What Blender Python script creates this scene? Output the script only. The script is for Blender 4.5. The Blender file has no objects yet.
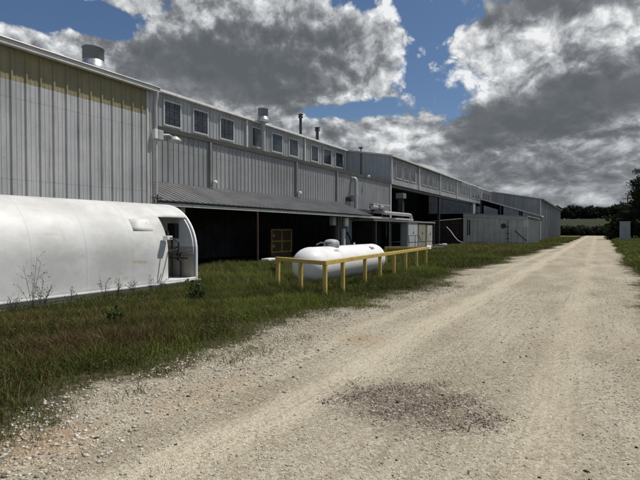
import bpy, math, random
import numpy as np
from mathutils import Vector, Matrix
R = math.radians
random.seed(7); rng = np.random.default_rng(7)
scene = bpy.context.scene
COL = scene.collection
# ------------------------------------------------------------------ camera
F = 465.0                       # focal length in photo pixels (640 wide)
YAW = math.atan(277/465.0)      # the lane (+Y) lies this far right of the view axis
CAM_H = 1.6
PITCH = math.atan(-9/465.0)
cam_d = bpy.data.cameras.new('camera'); cam = bpy.data.objects.new('camera', cam_d); COL.objects.link(cam)
cam_d.sensor_width = 36; cam_d.lens = F/640*36; cam_d.clip_end = 3000; cam_d.clip_start = .05
cam.location = (0, 0, CAM_H); cam.rotation_euler = (R(90)+PITCH, 0, YAW)
scene.camera = cam
c_, s_ = math.cos(YAW), math.sin(YAW)
def ax(px, D):
    "distance along the lane at which a line D metres left of it shows at photo column px"
    z = F*D/((597-px)*c_); return (z-D*s_)/c_
def pix_dir(px, py):
    v = Vector(((px-320)/F, (240-py)/F, -1.0)).normalized()
    return (cam.rotation_euler.to_matrix() @ v)
# ------------------------------------------------------------------ sun and sky
EL, AZ = R(63), R(45)           # sun elevation, angle from +Y towards +X
SUNV = Vector((math.sin(AZ)*math.cos(EL), math.cos(AZ)*math.cos(EL), math.sin(EL)))
sd = bpy.data.lights.new('sun', 'SUN'); sd.energy = 4.2; sd.angle = R(.53); sd.color = (1, .95, .87)
sun = bpy.data.objects.new('sun', sd); COL.objects.link(sun)
sun.rotation_euler = (-SUNV).to_track_quat('-Z', 'Y').to_euler(); sun.location = (20, 10, 40)
vs = scene.view_settings
vs.view_transform = 'Standard'; vs.look = 'None'; vs.gamma = 1; vs.use_curve_mapping = False; vs.exposure = 0
scene.cycles.max_bounces = 6; scene.cycles.use_denoising = True

class NT:
    def __init__(s, tree): s.t = tree; s.n = tree.nodes; s.l = tree.links
    def put(s, sock, v):
        if hasattr(v, 'is_linked') or isinstance(v, bpy.types.NodeSocket): s.l.new(v, sock)
        elif v is not None:
            if isinstance(v, (tuple, list)) and len(v) == 3 and sock.type == 'RGBA': v = (*v, 1)
            sock.default_value = v
    def math(s, op, a, b=None, c=None, clamp=False):
        n = s.n.new('ShaderNodeMath'); n.operation = op; n.use_clamp = clamp
        s.put(n.inputs[0], a)
        if b is not None: s.put(n.inputs[1], b)
        if c is not None: s.put(n.inputs[2], c)
        return n.outputs[0]
    def vmath(s, op, a, b=None, scale=None):
        n = s.n.new('ShaderNodeVectorMath'); n.operation = op; s.put(n.inputs[0], a)
        if b is not None: s.put(n.inputs[1], b)
        if scale is not None: s.put(n.inputs['Scale'], scale)
        return n.outputs['Value'] if op in ('LENGTH', 'DISTANCE', 'DOT_PRODUCT') else n.outputs[0]
    def noise(s, vec, scale, detail=5, rough=.55, dist=0, lac=2):
        n = s.n.new('ShaderNodeTexNoise'); s.put(n.inputs['Vector'], vec)
        n.inputs['Scale'].default_value = scale; n.inputs['Detail'].default_value = detail
        n.inputs['Roughness'].default_value = rough; n.inputs['Distortion'].default_value = dist
        return n.outputs['Fac']
    def ramp(s, v, a, b, lo=0., hi=1., smooth=True):
        n = s.n.new('ShaderNodeMapRange'); n.interpolation_type = 'SMOOTHSTEP' if smooth else 'LINEAR'
        s.put(n.inputs['Value'], v)
        for k, q in (('From Min', a), ('From Max', b), ('To Min', lo), ('To Max', hi)): s.put(n.inputs[k], q)
        return n.outputs[0]
    def mix(s, f, a, b, mode='MIX'):
        n = s.n.new('ShaderNodeMix'); n.data_type = 'RGBA'; n.blend_type = mode
        s.put(n.inputs[0], f); s.put(n.inputs[6], a); s.put(n.inputs[7], b); return n.outputs[2]
    def comb(s, x, y, z):
        n = s.n.new('ShaderNodeCombineXYZ'); s.put(n.inputs[0], x); s.put(n.inputs[1], y); s.put(n.inputs[2], z); return n.outputs[0]
    def sep(s, v):
        n = s.n.new('ShaderNodeSeparateXYZ'); s.put(n.inputs[0], v); return n.outputs

w = bpy.data.worlds.new('World'); scene.world = w; w.use_nodes = True
N = NT(w.node_tree); N.n.clear()
sky = N.n.new('ShaderNodeTexSky'); sky.sky_type = 'NISHITA'; sky.sun_disc = False
sky.sun_elevation = EL; sky.sun_rotation = AZ; sky.altitude = 200; sky.air_density = 1.0; sky.dust_density = .6; sky.ozone_density = 2.5
d = N.n.new('ShaderNodeTexCoord').outputs['Generated']
dx, dy, dz = N.sep(d)
az = N.math('ARCTAN2', dx, dy)                     # 0 along the lane, negative to the left
el = N.math('ARCSINE', dz)
hl = N.math('SQRT', N.math('ADD', N.math('ADD', N.math('MULTIPLY', dx, dx), N.math('MULTIPLY', dy, dy)), 1e-5))
hx, hy = N.math('DIVIDE', dx, hl), N.math('DIVIDE', dy, hl)
elp = N.math('MAXIMUM', el, 0.0)
lift = N.math('MULTIPLY', N.math('LOGARITHM', N.math('ADD', elp, .20), math.e), .62)   # cloud decks crowd together towards the horizon
P = N.comb(hx, hy, lift)
ae = N.comb(az, el, 0.0)
def blob(px, py, rx, ry, wgt):
    "a bank of cloud (or a gap) round one heading and height in the sky"
    v = pix_dir(px, py); a0 = math.atan2(v.x, v.y); e0 = math.asin(v.z)
    q = N.vmath('MULTIPLY', N.vmath('SUBTRACT', ae, (a0, e0, 0)), (F/rx, F/ry, 0))
    return N.ramp(N.vmath('LENGTH', q), 1.0, 0.15, 0, wgt)
def total(lst):
    t = lst[0]
    for q in lst[1:]: t = N.math('ADD', t, q)
    return t
over = N.ramp(el, .55, .95, 0, -.20)                # broken cloud, mostly blue, high overhead
away = N.ramp(N.math('COSINE', N.math('SUBTRACT', az, -.35)), .55, .1, 0, -.16)   # clearer to the sides and behind
cover = total([over, away, N.ramp(el, .14, .0, 0, .22), blob(425, 48, 58, 56, -.25), blob(448, 86, 66, 38, -.20), blob(408, 8, 26, 24, -.16), blob(15, 0, 140, 32, -.40), blob(110, 20, 50, 22, -.14), blob(350, 110, 75, 20, -.22),
               blob(342, 2, 50, 14, -.2), blob(440, 70, 30, 16, .07), blob(255, 50, 175, 80, .24), blob(60, 44, 70, 22, .20), blob(590, 90, 170, 100, .20), blob(510, 40, 60, 40, .12), blob(540, 190, 260, 70, .22), blob(330, 140, 120, 28, .18)])
dark = total([blob(235, 72, 200, 50, .33), blob(180, 85, 130, 45, .12), blob(580, 106, 190, 34, .36), blob(620, 80, 100, 36, .14), blob(490, 128, 90, 22, .20), blob(570, -4, 170, 24, .40), blob(560, 172, 200, 12, .08), blob(470, 152, 80, 16, .14), blob(600, 208, 200, 10, .04),
              blob(575, 44, 130, 34, -.32), blob(385, 50, 50, 60, -.22), blob(350, 150, 120, 34, -.22), blob(500, 62, 60, 50, -.16), blob(60, 40, 90, 26, -.16), blob(310, 8, 120, 24, -.14), blob(620, 145, 100, 12, -.12), blob(600, 190, 200, 12, -.10)])
SC = 4.4
nw = N.n.new('ShaderNodeTexNoise'); N.put(nw.inputs['Vector'], P); nw.inputs['Scale'].default_value = 9; nw.inputs['Detail'].default_value = 5
Pw = N.vmath('ADD', P, N.vmath('SCALE', N.vmath('SUBTRACT', nw.outputs['Color'], (.5, .5, .5)), None, .065))
def billow(off, scale, det):
    v = N.n.new('ShaderNodeTexVoronoi'); v.feature = 'SMOOTH_F1' if det == 0 else 'F1'; v.normalize = False
    N.put(v.inputs['Vector'], N.vmath('ADD', Pw, off)); v.inputs['Scale'].default_value = scale
    v.inputs['Detail'].default_value = det; v.inputs['Roughness'].default_value = .55; v.inputs['Lacunarity'].default_value = 2.2
    return v.outputs['Distance']
n1 = N.noise(P, SC, 8, .52, .1)
n2 = N.noise(N.vmath('ADD', P, (3.1, 1.7, 5.2)), 12, 10, .62, .1)
hzn = N.ramp(el, .02, .16, .35, 1)                     # cells flatten out low down
bA = billow((0, 0, 0), 10, 4); bB = billow((.010, -.004, .022), 10, 4)
densn = total([n1, cover, N.math('MULTIPLY', N.math('SUBTRACT', .62, bA), .26), N.math('MULTIPLY', N.math('SUBTRACT', n2, .5), .22)])
cov = N.ramp(densn, .22, .33)
thick = N.ramp(densn, .26, .74, 0, .36)
relief = N.math('MULTIPLY', N.math('SUBTRACT', bA, bB), .85)
soft = N.math('MULTIPLY', N.ramp(dark, .1, .45, 1, .52), N.ramp(el, .03, .22, .48, 1))
shade = total([thick, dark, N.math('MULTIPLY', total([relief, N.math('MULTIPLY', N.math('SUBTRACT', bA, .7), .26), N.math('MULTIPLY', N.math('SUBTRACT', n2, .5), -.36)]), soft), N.ramp(el, .45, .8, 0, .25)])
shade = N.math('ADD', shade, N.ramp(el, .0, .2, .12, .18))
cr = N.n.new('ShaderNodeValToRGB'); N.l.new(shade, cr.inputs[0])
cr.color_ramp.interpolation = 'LINEAR'
e = cr.color_ramp.elements
e[0].position = 0.0; e[0].color = (.86, .875, .89, 1)
e[1].position = 1.0; e[1].color = (.112, .125, .138, 1)
for p, v in ((.20, (.58, .595, .61, 1)), (.36, (.40, .42, .44, 1)), (.55, (.225, .24, .255, 1)), (.75, (.148, .160, .172, 1))):
    q = e.new(p); q.color = v
STR = .10
cl = N.mix(1.0, cr.outputs[0], (1/STR,)*3, 'MULTIPLY')
blue = N.mix(1.0, sky.outputs[0], (.62, .68, .74), 'MULTIPLY')
skyc = N.mix(cov, blue, cl)
bg = N.n.new('ShaderNodeBackground'); bg.inputs[1].default_value = STR
N.l.new(skyc, bg.inputs[0])
wo = N.n.new('ShaderNodeOutputWorld'); N.l.new(bg.outputs[0], wo.inputs[0])
w.cycles.sampling_method = 'MANUAL'; w.cycles.sample_map_resolution = 512

# ------------------------------------------------------------------ materials
def new_mat(name):
    m = bpy.data.materials.new(name); m.use_nodes = True
    n = NT(m.node_tree); b = n.n['Principled BSDF']; return m, n, b
def pbr(name, col, rough=.6, metal=0., var=.18, scale=2.5, dirt=None, streak=0., bump=0., bscale=60, spec=.4, fine=0., panel=0.):
    m, n, b = new_mat(name)
    tc = n.n.new('ShaderNodeTexCoord').outputs['Object']
    f = n.ramp(n.noise(tc, scale, 6, .6), .3, .7)
    colr = n.mix(f, tuple(x*(1-var) for x in col), tuple(min(1, x*(1+var)) for x in col))
    if fine: 
        g = n.ramp(n.noise(tc, scale*22, 3, .6), .35, .65)
        colr = n.mix(g, n.mix(1.0, colr, (1-fine,)*3, 'MULTIPLY'), colr)
    if dirt is not None:
        sv = n.vmath('MULTIPLY', tc, (3.2, 3.2, .22))
        g = n.ramp(n.noise(sv, 2.2, 6, .65), .48, .78, 0, streak)
        colr = n.mix(g, colr, dirt)
    if panel:
        ox, oy, oz = n.sep(tc)
        wn = n.n.new('ShaderNodeTexWhiteNoise'); wn.noise_dimensions = '1D'
        n.put(wn.inputs['W'], n.math('FLOOR', n.math('DIVIDE', n.math('ADD', n.math('ADD', oy, ox), 100.13), panel)))
        k = n.ramp(wn.outputs['Value'], 0, 1, .86, 1.08, False)
        colr = n.mix(1.0, colr, n.comb(k, k, k), 'MULTIPLY')
        lap = n.math('ABSOLUTE', n.math('SUBTRACT', n.math('MODULO', n.math('ADD', oz, .3), 2.2), 1.1))
        colr = n.mix(n.ramp(lap, .016, .004, 0, .35), colr, (.12, .115, .105))
        sp = n.math('ABSOLUTE', n.math('SUBTRACT', n.math('MODULO', n.math('ADD', oz, .3), 1.1), .55))
        sy = n.math('ABSOLUTE', n.math('SUBTRACT', n.math('MODULO', n.math('ADD', n.math('ADD', oy, ox), 100.), panel/3), panel/6))
        dot = n.math('MULTIPLY', n.ramp(sp, .014, .006), n.ramp(sy, .014, .006))
        colr = n.mix(n.math('MULTIPLY', dot, .7), colr, (.10, .09, .08))
    n.put(b.inputs['Base Color'], colr); b.inputs['Metallic'].default_value = metal
    n.put(b.inputs['Roughness'], n.ramp(f, 0, 1, max(.05, rough-.08), min(1, rough+.08), False))
    b.inputs['Specular IOR Level'].default_value = spec
    if bump:
        bp = n.n.new('ShaderNodeBump'); bp.inputs['Strength'].default_value = bump; bp.inputs['Distance'].default_value = .02
        n.put(bp.inputs['Height'], n.noise(tc, bscale, 4, .6)); n.l.new(bp.outputs[0], b.inputs['Normal'])
    return m
def vcol_mat(name, rough=.8, spec=.2, trans=0.):
    "colour carried per leaf, blade or stone"
    m, n, b = new_mat(name)
    a = n.n.new('ShaderNodeAttribute'); a.attribute_name = 'Col'
    n.l.new(a.outputs['Color'], b.inputs['Base Color']); b.inputs['Roughness'].default_value = rough
    b.inputs['Specular IOR Level'].default_value = spec
    if trans:
        t = n.n.new('ShaderNodeBsdfTranslucent'); n.l.new(a.outputs['Color'], t.inputs[0])
        mx = n.n.new('ShaderNodeMixShader'); mx.inputs[0].default_value = trans
        n.l.new(b.outputs[0], mx.inputs[1]); n.l.new(t.outputs[0], mx.inputs[2])
        n.l.new(mx.outputs[0], n.n['Material Output'].inputs[0])
    return m
M = {}
GREYD = (.16, .145, .12)
M['wall_near'] = pbr('weathered_galvanised_wall', (.44, .44, .435), .5, .15, .10, .8, GREYD, .6, .05, 30, fine=.06, panel=1.14)
M['wall'] = pbr('galvanised_wall_sheet', (.345, .35, .345), .5, .15, .10, .7, GREYD, .5, .05, 30, fine=.06, panel=.915)
M['wall_dull'] = pbr('dull_galvanised_sheet', (.34, .36, .37), .55, .15, .12, .7, GREYD, .5, .05, 30, fine=.08)
M['barn_side'] = pbr('shaded_grey_barn_sheet', (.26, .265, .27), .55, .15, .10, .5, GREYD, .4, .05, 30, fine=.06)  # cloud shadow on the barn's lane side is put into this grey
M['shed_side'] = pbr('dark_grey_shaded_sheet', (.17, .18, .18), .6, .1, .12, .7, GREYD, .4, .05, 30, fine=.08)  # cloud shadow on the shed's side wall is put into this dark grey
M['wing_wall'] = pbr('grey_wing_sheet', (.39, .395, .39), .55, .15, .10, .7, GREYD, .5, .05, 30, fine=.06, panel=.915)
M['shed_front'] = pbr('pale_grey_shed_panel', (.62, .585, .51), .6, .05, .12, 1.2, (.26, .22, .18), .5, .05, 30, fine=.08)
M['wall_tan'] = pbr('dusty_steel_panel', (.45, .42, .36), .6, .05, .14, 1.2, (.16, .12, .09), .5, .05, 30, fine=.08)
M['trim'] = pbr('pale_steel_trim', (.50, .49, .46), .5, .1, .10, 2, GREYD, .5)
M['gutter'] = pbr('weathered_gutter', (.62, .60, .57), .45, .2, .08, 2, GREYD, .35)
M['ledge'] = pbr('brown_grey_gutter', (.27, .255, .235), .55, .1, .10, 2, GREYD, .5)
M['fibreglass'] = pbr('yellowed_fibreglass', (.25, .222, .125), .55, 0, .12, 1.5, (.20, .16, .07), .5)
M['roofing'] = pbr('galvanised_roof_sheet', (.40, .41, .41), .45, .3, .12, 1, GREYD, .4, .05)
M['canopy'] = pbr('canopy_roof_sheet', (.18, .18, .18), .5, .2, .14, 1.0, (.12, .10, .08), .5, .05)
M['dark_wall'] = pbr('shade_dark_stained_wall', (.050, .048, .045), .8, 0, .3, 1.2, (.02, .016, .012), .6, spec=.1)  # colour lowered so covered bays read as deep shade, plus streaky stains
M['black_void'] = pbr('shade_black_interior', (.016, .015, .014), .95, 0, .3, 1.5, spec=.05)  # shade inside the open bays is put into this near-black colour
M['rust'] = pbr('rusty_sheet', (.060, .040, .030), .85, .1, .35, 2.0, (.03, .018, .014), .6, .2, 40)
M['steel'] = pbr('bare_galvanised_steel', (.50, .51, .52), .42, .65, .12, 4, GREYD, .3)
M['dark_steel'] = pbr('dark_steel', (.07, .07, .072), .5, .4, .25, 4)
M['frame'] = pbr('window_frame_grey', (.42, .42, .405), .5, .1, .08, 4)
M['concrete'] = pbr('bare_concrete', (.30, .29, .27), .85, 0, .15, 3, GREYD, .4, .2)
M['yellow'] = pbr('faded_yellow_paint', (.52, .385, .10), .6, 0, .16, 5, (.24, .15, .05), .45, .12, 50, fine=.1)
M['white'] = pbr('white_enamel', (.80, .81, .80), .38, 0, .05, 3, (.45, .42, .36), .25)
M['white_dull'] = pbr('dull_white_paint', (.70, .70, .67), .6, 0, .1, 3, (.3, .27, .22), .4)
M['lightgrey'] = pbr('light_grey_enamel', (.42, .43, .43), .5, 0, .1, 3, GREYD, .4)
M['tan'] = pbr('tan_painted_board', (.25, .23, .175), .7, 0, .12, 3, (.2, .16, .1), .4)
M['redpost'] = pbr('red_oxide_paint', (.075, .040, .030), .7, 0, .2, 4)
M['wood'] = pbr('weathered_timber', (.17, .13, .09), .8, 0, .25, 6, None, 0, .2)
M['door'] = pbr('yellow_brown_paint', (.48, .32, .08), .7, 0, .2, 3, (.1, .06, .03), .5)
M['doorpanel'] = pbr('brown_door_panel', (.10, .06, .03), .7, 0, .25, 3)
M['bark'] = pbr('bark', (.09, .07, .05), .9, 0, .25, 6, None, 0, .4, 30)
M['black'] = pbr('black_plastic', (.02, .02, .02), .5, 0, .2, 4)
M['ctank'] = pbr('white_propane_paint', (.80, .80, .79), .36, 0, .04, 2, (.50, .48, .43), .3, fine=.03)
m, n, b = new_mat('dark_window_glass'); M['glass'] = m
tc = n.n.new('ShaderNodeTexCoord').outputs['Object']
n.put(b.inputs['Base Color'], n.mix(n.ramp(n.noise(tc, 1.4, 4), .35, .65), (.012, .015, .022), (.035, .042, .055)))
b.inputs['Roughness'].default_value = .12; b.inputs['Specular IOR Level'].default_value = .45
m, n, b = new_mat('grey_window_glass'); M['glass_grey'] = m
tc = n.n.new('ShaderNodeTexCoord').outputs['Object']
n.put(b.inputs['Base Color'], n.mix(n.ramp(n.noise(tc, 1.2, 4), .35, .65), (.030, .037, .040), (.075, .09, .092)))
b.inputs['Roughness'].default_value = .25; b.inputs['Specular IOR Level'].default_value = .5
# the big white tank: chalky paint with rust bleeding through and dust
m, n, b = new_mat('chalky_white_tank_paint'); M['tank'] = m
tc = n.n.new('ShaderNodeTexCoord').outputs['Object']
base = n.mix(n.ramp(n.noise(tc, 1.1, 7, .62), .32, .7), (.52, .52, .495), (.68, .68, .66))
sm = n.ramp(n.noise(n.vmath('MULTIPLY', tc, (1, .5, 1.2)), 2.0, 6, .6, .5), .50, .75, 0, .42)
base = n.mix(sm, base, (.47, .46, .42))
st = n.ramp(n.noise(n.vmath('MULTIPLY', tc, (4, 4, .3)), 2.0, 5, .65), .58, .8, 0, .5)
base = n.mix(st, base, (.42, .38, .30))
px, py, pz = n.sep(tc)
seam = n.math('ABSOLUTE', n.math('SUBTRACT', n.math('MODULO', n.math('ADD', py, 21.15), 1.22), .61))
base = n.mix(n.ramp(seam, .014, .004, 0, .6), base, (.46, .45, .42))
spk = n.ramp(n.noise(tc, 26, 3, .6), .72, .80, 0, .5); base = n.mix(spk, base, (.30, .26, .2))
TANK0 = Vector((-11.5, 9.9, 0))
for Y, Z, ry, rz, a in ((7.93, .80, .26, .07, .95), (7.75, .83, .12, .05, .7), (5.66, 1.53, .22, .05, .45), (7.46, .43, .12, .09, .6), (6.9, 1.25, .05, .05, .5), (7.3, .55, .08, .05, .4), (8.3, 1.2, .06, .08, .4)):
    q = n.vmath('MULTIPLY', n.vmath('SUBTRACT', tc, (0, Y-TANK0.y, Z)), (0, 1/ry, 1/rz)); a *= .6
    q = n.math('ADD', n.vmath('LENGTH', q), n.math('MULTIPLY', n.math('SUBTRACT', n.noise(tc, 14, 4, .7), .5), 2.4))
    base = n.mix(n.ramp(q, 1.1, .1, 0, a), base, (.42, .29, .12))
n.put(b.inputs['Base Color'], base); b.inputs['Roughness'].default_value = .5; b.inputs['Specular IOR Level'].default_value = .35
bp = n.n.new('ShaderNodeBump'); bp.inputs['Strength'].default_value = .25; bp.inputs['Distance'].default_value = .05
n.put(bp.inputs['Height'], n.noise(tc, 1.6, 3)); n.l.new(bp.outputs[0], b.inputs['Normal'])
M['leaf'] = vcol_mat('leaves', .7, .25, .25)
M['grass'] = vcol_mat('grass_blades', .75, .15, .25)
M['stone'] = vcol_mat('loose_stones', .9, .15)

# ------------------------------------------------------------------ mesh helpers
def tag(o, label=None, cat=None, group=None, kind=None):
    if label: o['label'] = label
    if cat: o['category'] = cat
    if group: o['group'] = group
    if kind: o['kind'] = kind
    return o
def thing(name, label, cat, loc=(0, 0, 0), group=None, rz=0):
    o = bpy.data.objects.new(name, None); o.empty_display_size = .2; COL.objects.link(o)
    o.location = loc; o.rotation_euler = (0, 0, rz); tag(o, label, cat, group); return o
def root_loc(o):
    while o.parent: o = o.parent
    return Vector(o.location)
class MB:
    def __init__(s): s.v = []; s.f = []; s.sm = []
    def add(s, vs_, fs, smooth=False):
        k = len(s.v); s.v += [tuple(v) for v in vs_]
        for f in fs: s.f.append(tuple(i+k for i in f)); s.sm.append(smooth)
        return s
    def box(s, x0, x1, y0, y1, z0, z1):
        x0, x1 = sorted((x0, x1)); y0, y1 = sorted((y0, y1)); z0, z1 = sorted((z0, z1))
        return s.add([(x0,y0,z0),(x1,y0,z0),(x1,y1,z0),(x0,y1,z0),(x0,y0,z1),(x1,y0,z1),(x1,y1,z1),(x0,y1,z1)],
              [(3,2,1,0),(4,5,6,7),(0,1,5,4),(1,2,6,5),(2,3,7,6),(3,0,4,7)])
    def hexa(s, lo, hi):
        "lo, hi: four corners below (ccw) and four above"
        return s.add(list(lo)+list(hi), [(3,2,1,0),(4,5,6,7),(0,1,5,4),(1,2,6,5),(2,3,7,6),(3,0,4,7)])
    def prism(s, poly, a0, a1, axis='y'):
        "poly in (x,z) run along y, or in (y,z) run along x"
        n = len(poly)
        mk = (lambda p, a: (p[0], a, p[1])) if axis == 'y' else (lambda p, a: (a, p[0], p[1]))
        v = [mk(p, a0) for p in poly]+[mk(p, a1) for p in poly]
        f = [tuple(range(n)), tuple(range(2*n-1, n-1, -1))]+[(i, i+n, (i+1) % n+n, (i+1) % n) for i in range(n)]
        return s.add(v, f)
    def tube(s, p0, p1, r0, r1=None, n=12, cap=True):
        r1 = r0 if r1 is None else r1
        p0, p1 = Vector(p0), Vector(p1); dd = (p1-p0).normalized()
        u = dd.orthogonal().normalized(); q = dd.cross(u)
        v = []
        for p, r in ((p0, r0), (p1, r1)):
            for i in range(n):
                a = 2*math.pi*i/n; v.append(p+(u*math.cos(a)+q*math.sin(a))*r)
        s.add(v, [(i, (i+1) % n, (i+1) % n+n, i+n) for i in range(n)], True)
        if cap: s.add(v, [tuple(range(n-1, -1, -1)), tuple(range(n, 2*n))])
        return s
    def path(s, pts, r, n=10):
        pts = [Vector(p) for p in pts]; rings = []; u = None
        for i, p in enumerate(pts):
            dd = (pts[min(i+1, len(pts)-1)]-pts[max(i-1, 0)]).normalized()
            if u is None: u = dd.orthogonal().normalized()
            u = (u-dd*u.dot(dd)).normalized(); q = dd.cross(u)
            rr = r[i] if isinstance(r, (list, tuple)) else r
            rings.append([p+(u*math.cos(2*math.pi*k/n)+q*math.sin(2*math.pi*k/n))*rr for k in range(n)])
        v = [x for g in rings for x in g]; f = []
        for i in range(len(pts)-1):
            for k in range(n): f.append((i*n+k, i*n+(k+1) % n, (i+1)*n+(k+1) % n, (i+1)*n+k))
        s.add(v, f, True); s.add(v, [tuple(range(n-1, -1, -1)), tuple(range(len(v)-n, len(v)))]); return s
    def lathe(s, prof, o, axis='z', n=24):
        "prof: (radius, height) pairs from one end to the other"
        o = Vector(o); v = []
        for r, h in prof:
            for i in range(n):
                a = 2*math.pi*i/n; cx, cy = r*math.cos(a), r*math.sin(a)
                v.append(o+(Vector((cx, cy, h)) if axis == 'z' else Vector((cy, h, cx)) if axis == 'y' else Vector((h, cx, cy))))
        f = [(i*n+k, i*n+(k+1) % n, (i+1)*n+(k+1) % n, (i+1)*n+k) for i in range(len(prof)-1) for k in range(n)]
        s.add(v, f, True); return s.add(v, [tuple(range(n-1, -1, -1)), tuple(range(len(v)-n, len(v)))])
    def build(s, name, mat, parent=None, bevel=0., label=None):
        off = root_loc(parent) if parent else Vector((0, 0, 0))
        me = bpy.data.meshes.new(name); me.from_pydata([tuple(Vector(v)-off) for v in s.v], [], s.f)
        me.polygons.foreach_set('use_smooth', s.sm); me.materials.append(mat if not isinstance(mat, str) else M[mat]); me.update()
        o = bpy.data.objects.new(name, me); COL.objects.link(o)
        if parent: o.parent = parent
        if bevel:
            bv = o.modifiers.new('bevel', 'BEVEL'); bv.width = bevel; bv.segments = 2; bv.limit_method = 'ANGLE'
        if label: o['label'] = label
        return o
def rib_profile(u0, u1, pitch, h=.036, base=.066, top=.028, minor=2, mh=.008, phase=0.):
    pts = [(u0, 0)]; k = u0+phase
    while k < u1-.02:
        c = k
        seq = [(c-base/2, 0), (c-top/2, h), (c+top/2, h), (c+base/2, 0)]
        for j in range(minor):
            mcen = c+pitch*(j+1)/(minor+1); seq += [(mcen-.022, 0), (mcen-.012, mh), (mcen+.012, mh), (mcen+.022, 0)]
        for q in seq:
            if q[0] > pts[-1][0]+1e-4 and q[0] < u1-1e-4: pts.append(q)
        k += pitch
    pts.append((u1, 0)); return pts
def ribbed(mb, prof, low, high):
    "folded sheet: low(u,off) and high(u,off) give the two ends of each fold line"
    v = []
    for u, o in prof: v += [low(u, o), high(u, o)]
    return mb.add(v, [(2*i, 2*i+2, 2*i+3, 2*i+1) for i in range(len(prof)-1)])
def wall_x(D, y0, y1, zb, zt, pitch, mb=None, back=.07, **k):
    "sheet in a plane parallel to the lane, ribs towards it; zb, zt numbers or functions of y"
    mb = mb or MB(); fb = zb if callable(zb) else (lambda y: zb); ft = zt if callable(zt) else (lambda y: zt)
    ribbed(mb, rib_profile(y0, y1, pitch, **k), lambda u, o: (-D+o, u, fb(u)), lambda u, o: (-D+o, u, ft(u)))
    mb.hexa([(-D-back, y0, fb(y0)), (-D-.004, y0, fb(y0)), (-D-.004, y1, fb(y1)), (-D-back, y1, fb(y1))],
            [(-D-back, y0, ft(y0)), (-D-.004, y0, ft(y0)), (-D-.004, y1, ft(y1)), (-D-back, y1, ft(y1))]); return mb
def wall_y(Y, D0, D1, zb, zt, pitch, mb=None, back=.07, **k):
    "sheet across the lane's direction facing the camera, from D1 (left) to D0 (right)"
    mb = mb or MB(); fb = zb if callable(zb) else (lambda q: zb); ft = zt if callable(zt) else (lambda q: zt)
    ribbed(mb, rib_profile(-D1, -D0, pitch, **k), lambda u, o: (u, Y-o, fb(-u)), lambda u, o: (u, Y-o, ft(-u)))
    mb.hexa([(-D1, Y+.004, fb(D1)), (-D0, Y+.004, fb(D0)), (-D0, Y+back, fb(D0)), (-D1, Y+back, fb(D1))],
            [(-D1, Y+.004, ft(D1)), (-D0, Y+.004, ft(D0)), (-D0, Y+back, ft(D0)), (-D1, Y+back, ft(D1))]); return mb
def np_mesh(name, verts, tris, cols, mat, parent=None):
    "many small triangles at once; cols is one colour per vertex"
    me = bpy.data.meshes.new(name); nv, nt = len(verts), len(tris)
    me.vertices.add(nv); me.vertices.foreach_set('co', np.ascontiguousarray(verts, dtype=np.float32).ravel())
    me.loops.add(nt*3); me.loops.foreach_set('vertex_index', np.ascontiguousarray(tris, dtype=np.int32).ravel())
    me.polygons.add(nt); me.polygons.foreach_set('loop_start', np.arange(0, nt*3, 3, dtype=np.int32))
    a = me.color_attributes.new('Col', 'FLOAT_COLOR', 'POINT')
    a.data.foreach_set('color', np.ascontiguousarray(np.c_[cols, np.ones(nv)], dtype=np.float32).ravel())
    me.materials.append(mat); me.update(calc_edges=True); me.validate()
    o = bpy.data.objects.new(name, me); COL.objects.link(o)
    if parent: o.parent = parent
    return o
def wob(x, y, s=1., seed=0.):
    return (np.sin(x*1.7*s+seed)*np.cos(y*1.3*s+seed*2)+.6*np.sin(x*3.9*s-y*2.9*s+seed)+.4*np.sin(x*7.3*s+y*8.1*s+seed*3))/2.0

# ------------------------------------------------------------------ ground, lane
def terrain_h(x, y):
    r = np.clip((y-195)/230, 0, 1); h = 11*r*r*(3-2*r)
    side = np.clip((np.abs(x)-400)/600, 0, 1)
    return h*(1-.3*side)
ys = np.r_[np.linspace(-60, 190, 51), np.linspace(195, 460, 54), np.linspace(500, 1500, 11)]
xs = np.r_[np.linspace(-1200, -80, 15), np.linspace(-70, 70, 29), np.linspace(80, 1200, 15)]
gx, gy = np.meshgrid(xs, ys); gz = terrain_h(gx, gy)
gm = MB(); W_ = len(xs)
gm.add(list(zip(gx.ravel(), gy.ravel(), gz.ravel())), [(j*W_+i, j*W_+i+1, (j+1)*W_+i+1, (j+1)*W_+i) for j in range(len(ys)-1) for i in range(W_-1)], True)
m, n, b = new_mat('soil_and_field'); tc = n.n.new('ShaderNodeTexCoord').outputs['Object']
qx, qy, qz = n.sep(tc)
g1 = n.ramp(n.noise(tc, .5, 6, .65), .35, .65); g2 = n.noise(tc, 9, 5, .7)
soil = n.mix(g1, (.034, .040, .015), (.070, .062, .030)); soil = n.mix(n.ramp(g2, .45, .75), soil, (.10, .085, .05))
field = n.mix(n.ramp(n.noise(n.vmath('MULTIPLY', tc, (.02, .3, .3)), 1.0, 4), .35, .65), (.024, .027, .014), (.040, .042, .022))  # cloud shadow over the far field is put into its dark colour
lawn = n.mix(n.ramp(n.noise(tc, .4, 5), .35, .65), (.10, .11, .03), (.17, .16, .05))
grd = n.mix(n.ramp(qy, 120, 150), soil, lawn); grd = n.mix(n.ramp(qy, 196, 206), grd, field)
n.put(b.inputs['Base Color'], grd); b.inputs['Roughness'].default_value = .95; b.inputs['Specular IOR Level'].default_value = .1
M['soil'] = m
tag(gm.build('ground', 'soil'), 'rough grassy ground running out to a far field', 'ground', kind='structure')

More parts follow.
